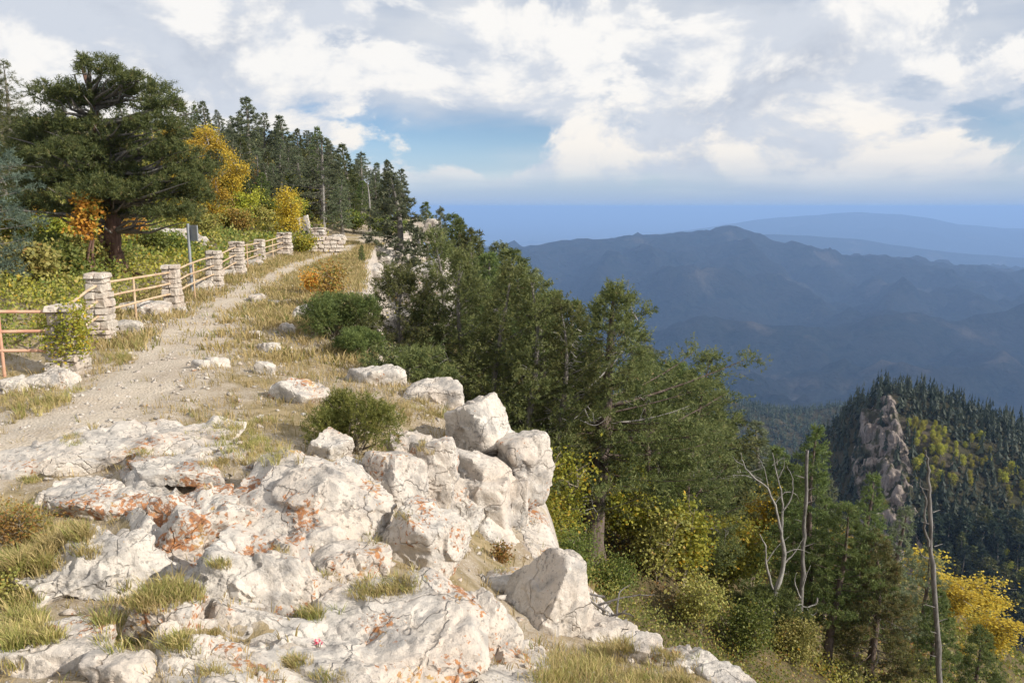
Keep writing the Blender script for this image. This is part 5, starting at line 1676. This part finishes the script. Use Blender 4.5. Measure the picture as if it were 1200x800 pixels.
shrub(8, 700, 'green weedy shrub at the left edge in front of the rusty one', 129, .26, .28, 'olive', nst=12, nbr=10, ncl=4, nl=10, leaf=.016, clr=.03)
shrub(88, 762, 'pale sage plant growing on the bottom left boulder', 130, .10, .10, 'sage', 'sage_plant', nst=9, nbr=7, ncl=4, nl=9, leaf=.012, clr=.015)
shrub(15, 335, 'leafy bush at the left edge behind the red railing', 131, 1.0, .9, 'olive', nst=8, nbr=10, ncl=5, nl=16, leaf=.055, clr=.13)
hillsh = [(30, 300, 'oak', 1.3, 1.1, 'yellow green oak bush at the left edge under the fir boughs'), (65, 290, 'oak', 1.2, 1.0, 'yellow oak bush right of the one at the left edge'), (100, 318, 'olive', .8, .8, 'low olive bush before the two thin red stems'),
          (40, 340, 'olive', 1.0, .9, 'dull olive bush behind the nearest pillar'), (70, 330, 'green', .8, .8, 'green bush between olive bushes behind the nearest pillar'), (10, 270, 'green', 1.3, 1.0, 'green bush under the tall left fir'),
          (180, 300, 'green', .9, .9, 'bright green bush right of the leaning trunk'), (205, 300, 'green', .8, .8, 'green bush left of the sign'), (240, 280, 'olive', 1.3, 1.2, 'olive bush behind the sign'), (262, 272, 'oak', 1.4, 1.2, 'yellowish bush right of the sign'),
          (285, 275, 'rust', 1.4, 1.3, 'round brownish bush above the fifth pillar'), (312, 270, 'olive', 1.3, 1.2, 'olive bush right of the round brownish one'), (335, 262, 'oak', 1.3, 1.2, 'golden green bush above the seventh pillar'), (160, 285, 'orange', .9, .8, 'orange bush right of the trunk base'),
          (60, 310, 'green', .8, .9, 'dark green low bush among the yellow oak bushes'), (125, 300, 'oak', .9, .8, 'yellow bush left of the trunk base'), (225, 262, 'olive', 1.2, 1.2, 'dusky bush beneath the big pine, right side'), (300, 255, 'oak', 1.6, 1.4, 'golden oak bush beneath the forest edge'),
          (365, 258, 'olive', 1.4, 1.2, 'olive bush above the last pillar'), (40, 262, 'orange', 1.1, 1.0, 'orange tinged bush beneath the big pine, left side')]
for i, (px, py, mt, H, Rc, lb) in enumerate(hillsh):
    shrub(px, py, lb, 140 + i, H, Rc, mt, group='bushes behind the fence', nst=7, nbr=10, ncl=5, nl=17, leaf=.075, clr=.15)
shrub(108, 322, 'orange and green sapling on two thin reddish stems before the big pine', 170, 2.05, .85, 'orange', 'sapling', nst=2, nbr=22, ncl=5, nl=12, leaf=.08, clr=.13, base=.72, spreadst=.3, bark='barkred', stem_r=.022)
for px, py, lb, sd in ((450, 250, 'low bush at the forest edge near the end of the ridge', 180), (420, 265, 'low dark bush at the forest edge above the path end', 181), (470, 245, 'bush beneath the last spruces of the ridge', 182)):
    shrub(px, py, lb, sd, 1.4, 1.3, 'green', nst=7, nbr=10, ncl=5, nl=16, leaf=.1, clr=.16, Y=50)

P_BSH = [leafy(190 + i, 1.5, 1.2, m_, nst=7, nbr=9, ncl=5, nl=22, leaf=.09, clr=.17) for i, m_ in enumerate(('oak', 'rust', 'orange', 'olive', 'aspenfar'))]
for i in range(46):
    px = rg.uniform(190, 420)
    py = rg.uniform(205, 268)
    if py > np.interp(px, [190, 330, 420], [285, 264, 262]) or py < np.interp(px, [190, 290, 420], [200, 205, 235]):
        continue
    g = hit(px, py)
    thing('bush', 'autumn coloured bush between the spruces of the hillside', 'shrub', P_BSH[int(rg.integers(0, 5))], g - (0, 0, .05), rg.uniform(0, 6), rg.uniform(.7, 1.25), 'autumn bushes on the hillside')

# pink flowers
g = hit(372, 756, .02)
rng = np.random.default_rng(4)
fp = []
fl = []
for i in range(9):
    c = rng.normal(0, .013, 3) * (1, .8, .4) + (0, 0, .015)
    u = rng.uniform(0, 6.28, 6)
    fp.append(leaves(np.repeat(c[None], 7, 0), .010, rng))
    fl.append([(c[0] * .3, c[1] * .3, -.03), tuple(c * .7), tuple(c)])
V = np.concatenate(fp)
v, q = tubes(np.array(fl), np.tile([[.002, .0015, .001]], (9, 1)), 4)
thing('pink_flower', 'small bright pink flower in a crack of the front slab', 'flower', [('petals', mesh_np('petals', V, None, np.arange(len(V)).reshape(-1, 4), MAT['pink'], False, {'tint': rng.random(len(V))})), ('stems', mesh_np('stems', v, None, q, MAT['stem']))], g)

# dry twigs by the lip of the drop
g = hit(700, 735)
tw = []
for i in range(16):
    a = rng.normal(0, .12, 3) * (1.6, 1, .2) + (.1, .2, .02)
    b = a + rng.normal(0, .22, 3) * (1.2, .8, .25) + (0, 0, .08)
    tw.append(([a, .5 * (a + b) + rng.normal(0, .03, 3), b], .011, .004))
v, q = wood(tw, 5, seed=4)
tag(link('driftwood_twigs', mesh_np('driftwood_twigs', v, None, q, MAT['deaddark'], True), None, g), 'tangle of dry grey twigs at the lip right of the wedge boulder', 'twigs')

# ------------------------------------------------------------------ grass, weeds, gravel, undergrowth
def in_rocks(x, y, k=.82):
    m = np.zeros(len(x), bool)
    for (rx, ry, a, b, rz, zt) in ROCKS:
        c, s = math.cos(-rz), math.sin(-rz)
        dx, dy = x - rx, y - ry
        m |= ((dx * c - dy * s) / (a * k)) ** 2 + ((dx * s + dy * c) / (b * k)) ** 2 < 1
    return m


def tufts(name, label, x, y, h, rad, nb, mat, seed, lean=.5, width=.006, z=None):
    rng = np.random.default_rng(seed)
    n = len(x)
    z = T(x, y) if z is None else z
    base = np.stack([x, y, z - .01], 1)
    h = np.broadcast_to(h, n)
    rad = np.broadcast_to(rad, n)
    az = rng.uniform(0, 6.28, (n, nb))
    rr = rad[:, None] * np.sqrt(rng.random((n, nb)))
    b = base[:, None] + np.stack([np.cos(az) * rr, np.sin(az) * rr, 0 * az], -1)
    L = h[:, None] * rng.uniform(.45, 1.15, (n, nb))
    ln = lean * rng.uniform(.2, 1.3, (n, nb))
    wd = np.array((-.25, .1))
    dx = np.cos(az) * ln + wd[0] * .5 + rng.normal(0, .15, az.shape)
    dy = np.sin(az) * ln + wd[1] * .5 + rng.normal(0, .15, az.shape)
    mid = b + np.stack([dx * L * .35, dy * L * .35, L * .62], -1)
    tip = b + np.stack([dx * L, dy * L, L * .98], -1)
    sa = rng.uniform(0, 3.14, (n, nb))
    w = width * (h[:, None] / .15) ** .5 * rng.uniform(.6, 1.4, (n, nb))
    sd = np.stack([np.cos(sa) * w, np.sin(sa) * w, 0 * sa], -1)
    V = np.stack([b - sd, b + sd, mid + sd * .7, mid - sd * .7, tip], 2).reshape(-1, 3)
    m = n * nb
    i = np.arange(m) * 5
    q = np.stack([i, i + 1, i + 2, i + 3], 1)
    t = np.stack([i + 3, i + 2, i + 4], 1)
    tint = np.repeat(np.clip(rng.random((n, 1)) * .7 + rng.random((n, nb)) * .3, 0, 1).ravel(), 5)
    me = mesh_np(name, V, t, q, MAT[mat], False, {'tint': tint})
    return tag(link(name, me), label, 'grass', kind='stuff')


rng = np.random.default_rng(77)
# scattered over the ridge top
n = 22000
yy = 2.4 + 42 * rng.random(n) ** 1.7
xx = rng.uniform(-1, 1, n)
fx = np.interp(yy, [0, 11, 22, 37, 60], [-9.5, -8.0, -9.4, -9.9, -11.5])
ex = edge_x(yy) - .08
xx = fx + (ex - fx) * (xx * .5 + .5)
pd = path_dist(xx, yy)
nz = fbm(np.stack([xx * .55, yy * .55, 0 * xx + 2], 1), 3)
nz2 = fbm(np.stack([xx * 2.2, yy * 2.2, 0 * xx + 5], 1), 2)
oc = ((yy < 8.2) & (xx > -4.6) & (xx < .3))
pr = np.clip(.72 + .8 * nz + .5 * nz2, 0, 1)
pr = np.where(pd < 0, .2 * sstep(nz2, -.05, .35), pr)
pr = np.where((pd > 0) & (pd < .35), pr * .7, pr)
pr = np.where(oc, pr * .8, pr)
keep = (rng.random(len(xx)) < pr) & ~in_rocks(xx, yy)
# only what the view can see
keep &= np.abs(xx) < yy * .72 + .6
xx, yy, nz2, nz = xx[keep], yy[keep], nz2[keep], nz[keep]
far = yy > 13
dry = rng.random(len(xx)) < np.clip(.74 + .5 * nz2 + .3 * (xx > -4.5), .1, .95)
for sel, mt, nm, lb in ((dry, 'grass', 'dry_grass', 'dry straw coloured grass on the ridge'), (~dry, 'greengrass', 'green_grass', 'short green and yellow grass on the ridge')):
    a = sel & ~far
    tufts(nm, lb + ' near the viewer', xx[a], yy[a], rng.uniform(.03, .085, a.sum()) * (1 + .09 * np.clip(yy[a] - 4, 0, 9)), rng.uniform(.03, .09, a.sum()) * (1 + .06 * np.clip(yy[a] - 4, 0, 9)), 9, mt, 5, .6, .0046)
    a = sel & far
    tufts(nm, lb + ' farther along the path', xx[a], yy[a], rng.uniform(.08, .2, a.sum()), rng.uniform(.1, .25, a.sum()), 9, mt, 6, .6, .010)

tufts('grass_clumps', 'green grass clumps in the gaps between the boulders', CLP[gg_, 0], CLP[gg_, 1], CLH[gg_], .035, 18, 'greengrass', 9, .7, .0032, CLP[gg_, 2])
tufts('grass_clumps', 'dry straw grass clumps in the gaps between the boulders', CLP[~gg_, 0], CLP[~gg_, 1], CLH[~gg_], .035, 18, 'grass', 10, .7, .0032, CLP[~gg_, 2])

# gravel and stone chips
def chips(name, label, x, y, size, seed, mat):
    rng = np.random.default_rng(seed)
    n = len(x)
    o = np.array([(1, 0, 0), (-1, 0, 0), (0, 1, 0), (0, -1, 0), (0, 0, 1), (0, 0, -1)], float)
    f = np.array([(0, 2, 4), (2, 1, 4), (1, 3, 4), (3, 0, 4), (2, 0, 5), (1, 2, 5), (3, 1, 5), (0, 3, 5)])
    sc = size[:, None, None] * rng.uniform(.5, 1.2, (n, 1, 3)) * (1, 1, .6)
    V = o[None] * sc + rng.normal(0, .22, (n, 6, 3)) * size[:, None, None]
    a = rng.uniform(0, 6.28, n)
    c, s = np.cos(a)[:, None], np.sin(a)[:, None]
    V = np.stack([V[..., 0] * c - V[..., 1] * s, V[..., 0] * s + V[..., 1] * c, V[..., 2]], -1)
    V += np.stack([x, y, T(x, y) + size * .25], 1)[:, None]
    F = (f[None] + np.arange(n)[:, None, None] * 6).reshape(-1, 3)
    tag(link(name, mesh_np(name, V.reshape(-1, 3), F, None, MAT[mat])), label, 'gravel', kind='stuff')


n = 21000
yy = 2.5 + 24 * rng.random(n) ** 1.8
xx = np.interp(yy, [0, 11, 22, 37], [-8.5, -6.6, -8.6, -9.3]) * (1 - rng.random(n)) + edge_x(yy) * rng.random(n)
pd = path_dist(xx, yy)
keep = (rng.random(n) < np.where(pd < .5, .95, .5)) & (np.abs(xx) < yy * .72 + .5) & (xx < edge_x(yy))
xx, yy = xx[keep], yy[keep]
chips('gravel', 'loose pale gravel and stone chips on path and ridge', xx, yy, .004 + .045 * rng.random(len(xx)) ** 5 + .0008 * yy * rng.random(len(xx)) ** 2, 3, 'rock')

# undergrowth of the slope: one unbroken mass of leaves
def undergrowth(name, label, pts, H, mat, seed, nl=25, leaf=.055, rad=.3):
    rng = np.random.default_rng(seed)
    n = len(pts)
    h = H * rng.uniform(.5, 1.2, n)
    p = np.repeat(pts, nl, 0) + rng.normal(0, 1, (n * nl, 3)) * (rad, rad, 0)
    p[:, 2] = T(p[:, 0], p[:, 1]) + np.repeat(h, nl) * rng.random(n * nl) ** .8
    lf = leaf * np.clip(np.repeat(np.hypot(pts[:, 0], pts[:, 1]), nl) / 16, .7, 3.5)
    a = unit(rng.normal(size=(n * nl, 3)) + (0, 0, .4))
    b = unit(np.cross(a, rng.normal(size=(n * nl, 3))))
    L = (lf * rng.uniform(.7, 1.3, n * nl))[:, None]
    V = np.stack([p, p + a * L * .5 + b * L * .34, p + a * L, p + a * L * .5 - b * L * .34], 1).reshape(-1, 3)
    tint = np.repeat(np.clip(np.repeat(rng.random(n), nl) * .6 + rng.random(n * nl) * .4, 0, 1), 4)
    tag(link(name, mesh_np(name, V, None, np.arange(len(V)).reshape(-1, 4), MAT[mat], False, {'tint': tint})), label, 'undergrowth', kind='stuff')


n = 5800
yy = 6 + 76 * rng.random(n) ** 2.5
xx = edge_x(yy) + .9 + rng.random(n) * (yy * .72 - edge_x(yy))
ok = np.abs(xx) < yy * .70 + 1
xx, yy = xx[ok], yy[ok]
pts = np.stack([xx, yy, 0 * xx], 1)
cls = fbm(np.stack([xx * .3, yy * .3, 0 * xx], 1), 3) + rng.normal(0, .22, len(xx))
for lo, hi, mt, nm, lb, hh in ((-9, -.18, 'green', 'green_undergrowth', 'green undergrowth covering the slope below the cliff', .6), (-.18, .16, 'olive', 'olive_undergrowth', 'olive and brown undergrowth covering the slope', .55),
                               (.16, .42, 'oak', 'yellow_undergrowth', 'yellow green undergrowth covering the slope', .7), (.42, 9, 'rust', 'rusty_undergrowth', 'rusty undergrowth patches on the slope', .5)):
    s_ = (cls > lo) & (cls <= hi)
    undergrowth(nm, lb, pts[s_], hh, mt, 11)
n = 5000
yy = 12 + 85 * rng.random(n) ** 1.4
fx = np.interp(yy, [0, 11, 22, 37, 60, 140], [-8.8, -7.2, -9.2, -10.2, -12, -15])
xx = fx - .2 - rng.random(n) * (yy * .72 + fx + 2).clip(.5)
ok = (xx > -yy * .72 - 1) & ~in_rocks(xx, yy, 1.1)
xx, yy = xx[ok], yy[ok]
pts = np.stack([xx, yy, 0 * xx], 1)
cls = fbm(np.stack([xx * .4, yy * .4, 0 * xx + 4], 1), 3) + rng.normal(0, .25, len(xx))
for lo, hi, mt, nm, lb in ((-9, -.1, 'green', 'green_ground_cover', 'green ground cover behind the fence'), (-.1, .33, 'olive', 'olive_ground_cover', 'olive ground cover behind the fence'), (.33, 9, 'oak', 'yellow_ground_cover', 'yellow ground cover behind the fence')):
    s_ = (cls > lo) & (cls <= hi)
    undergrowth(nm, lb, pts[s_], .45, mt, 12, 18, .065, .28)

# ------------------------------------------------------------------ woods on the hill and in the valley
P_FAR = []
for i in range(4):
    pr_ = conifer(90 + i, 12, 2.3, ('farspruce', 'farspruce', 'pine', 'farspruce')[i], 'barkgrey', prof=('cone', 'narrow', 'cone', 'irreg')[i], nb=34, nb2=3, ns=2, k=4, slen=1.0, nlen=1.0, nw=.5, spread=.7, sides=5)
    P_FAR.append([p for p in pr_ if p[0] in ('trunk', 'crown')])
P_FARY = [p for p in leafy(95, 9, 2.6, 'aspenfar', nst=4, nbr=8, ncl=3, nl=22, leaf=.55, clr=.75, bark='dead')]
P_FARG = [p for p in leafy(96, 9, 2.6, 'oak', nst=4, nbr=8, ncl=3, nl=22, leaf=.55, clr=.75, bark='dead')]
cand = []
for _ in range(16000):
    x, y = rng.uniform(85, 330), rng.uniform(250, 420)
    cand.append((x, y))
cand = np.array(cand)
cz = hill_z(cand[:, 0], cand[:, 1])
dd = np.stack([cand[:, 0], cand[:, 1], cz], 1)
fc = dd[:, 1] * math.cos(PITCH) - dd[:, 2] * math.sin(PITCH)
ppx = 600 + FPX * dd[:, 0] / fc
ppy = 400 - FPX * (dd[:, 1] * math.sin(PITCH) + dd[:, 2] * math.cos(PITCH)) / fc
a_ = (cand[:, 0] - H2[0]) + 8 - 0.30 * (cand[:, 1] - H2[1])
ribm = (np.abs(a_) < 9) & (cand[:, 1] < H2[1] - 3) & (cand[:, 1] > H2[1] - 95)
left = a_ < 0
ok = (ppx > 900) & (ppx < 1225) & (ppy > 430) & (ppy < 760) & ~(ribm & (rng.random(len(cand)) > .12)) & ~(left & (rng.random(len(cand)) > .6))
cand, cz, ppx, ppy = cand[ok], cz[ok], ppx[ok], ppy[ok]
sel = []
used = np.zeros((0, 2))
for i in range(len(cand)):
    if len(used) == 0 or np.min(((used - cand[i]) ** 2).sum(1)) > 2.5 ** 2:
        used = np.concatenate([used, cand[i:i + 1]])
        sel.append(i)
sel = np.array(sel)
nx_ = fbm(np.stack([cand[:, 0] / 30, cand[:, 1] / 30, 0 * cz + 3], 1), 3)
yel = (nx_ + rng.normal(0, .15, len(nx_)) > .33)
vis = sel[np.argsort(cand[sel, 1])]
ncf = ndc = 0
rest = []
for i in vis:
    s_ = rng.uniform(.3, 1.0) + .35 * rng.random() ** 3
    loc = (cand[i, 0], cand[i, 1], cz[i] - .4)
    if yel[i] and ndc < 120:
        if True:
            thing('aspen_tree', 'yellowing tree on the far wooded hill', 'tree', P_FARY if rng.random() < .45 else P_FARG, loc, rng.uniform(0, 6), s_ * .65, 'yellowing trees on the far hill')
            ndc += 1
    elif ncf < 165 and not yel[i]:
        thing('spruce_tree', 'dark spruce on the far wooded hill', 'tree', P_FAR[int(rng.integers(0, 4))], loc, rng.uniform(0, 6), (s_ * rng.uniform(.9, 1.6), s_ * rng.uniform(.9, 1.6), s_), 'spruces on the far hill')
        ncf += 1
    else:
        rest.append((*loc, s_))


def far_wood(name, label, pts, H, Rr, mat, seed, blades=30):
    rng = np.random.default_rng(seed)
    n = len(pts)
    t = rng.random((n, blades)) ** 1.2
    az = rng.uniform(0, 6.28, (n, blades))
    sc = pts[:, 3:4]
    d = np.stack([np.cos(az), np.sin(az), 0 * az], -1)
    b = pts[:, None, :3] + np.stack([0 * t, 0 * t, (t * .92 + .06) * H * sc], -1)
    L = (Rr * (1 - t) * .95 + .25) * sc
    tip = b + d * L[..., None] - np.array((0, 0, 1)) * (L * .35)[..., None]
    sd = np.stack([-np.sin(az), np.cos(az), 0 * az], -1) * (L * .42)[..., None]
    up = b + np.array((0, 0, 1)) * (H * .16 * sc)[..., None]
    V = np.stack([up, tip - sd, tip + sd], 2).reshape(-1, 3)
    tint = np.repeat((rng.random((n, 1)) * .8 + rng.random((n, blades)) * .2).ravel(), 3)
    me = mesh_np(name, V, np.arange(len(V)).reshape(-1, 3), None, MAT[mat], False, {'tint': tint})
    tag(link(name, me), label, 'wood', kind='stuff')


if rest:
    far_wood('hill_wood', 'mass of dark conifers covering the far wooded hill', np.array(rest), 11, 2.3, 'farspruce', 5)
n = 5000
xx, yy = rng.uniform(150, 560, n), rng.uniform(850, 1220, n)
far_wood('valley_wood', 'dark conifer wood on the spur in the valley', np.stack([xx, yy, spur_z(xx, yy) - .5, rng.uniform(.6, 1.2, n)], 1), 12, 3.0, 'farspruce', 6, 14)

# the bare rock rib of the hill: broken rock standing proud of the slope
def rib_mesh():
    u = np.linspace(-25, 14, 120)
    dyv = np.linspace(-1, -100, 260)
    U, D = np.meshgrid(u, dyv)
    u, d = U.ravel(), D.ravel()
    x, y = H2[0] - 8 + .30 * d + u, H2[1] + d
    z = hill_z(x, y)
    p = np.stack([x, y, z * .6], 1)
    half = np.interp(-d, [0, 12, 35, 65, 100], [4, 8, 12, 16, 10]) * (1 + .45 * fbm(p / 14, 3))
    e = sstep(half - np.abs(u + 3), -2.5, 2.5) * (1 - sstep(-d, 84, 99)) * sstep(-d, 1, 5)
    h = 2.4 + 1.0 * facet(p, 9, 1) + 1.1 * facet(p, 4.2, 2) + .8 * facet(p, 1.9, 3)
    P = np.stack([x - .45 * h * e, y - .5 * h * e, z - 2.2 + (h + 1.2) * e], 1)
    i = np.arange(len(x)).reshape(U.shape)
    q = np.stack([i[:-1, :-1], i[1:, :-1], i[1:, 1:], i[:-1, 1:]], -1).reshape(-1, 4)
    return mesh_np('rock_rib', P, None, q, MAT['rib'], False)


tag(link('rock_rib', rib_mesh()), 'bare greyish pink rock rib running down the wooded hill', 'cliff')

# ------------------------------------------------------------------ air
HB = (-95000, 95000, -40, 90000, PZ - 200, 27.0)
bm = bmesh.new()
bmesh.ops.create_cube(bm, size=1)
for v in bm.verts:
    v.co = Vector((HB[0] if v.co.x < 0 else HB[1], HB[2] if v.co.y < 0 else HB[3], HB[4] if v.co.z < 0 else HB[5]))
me = bpy.data.meshes.new('haze')
bm.to_mesh(me)
bm.free()
hm = bpy.data.materials.new('hazy_air')
hm.use_nodes = True
nt = hm.node_tree
nt.nodes.clear()
ho = nt.nodes.new('ShaderNodeOutputMaterial')
hv = nt.nodes.new('ShaderNodeVolumePrincipled')
hv.inputs['Color'].default_value = (0.35, 0.56, 0.97, 1)
hv.inputs['Density'].default_value = 8.2e-5
hv.inputs['Anisotropy'].default_value = 0.0
nt.links.new(hv.outputs[0], ho.inputs['Volume'])
me.materials.append(hm)
tag(link('haze', me), 'blue haze filling the air over the valley', 'haze', kind='stuff')
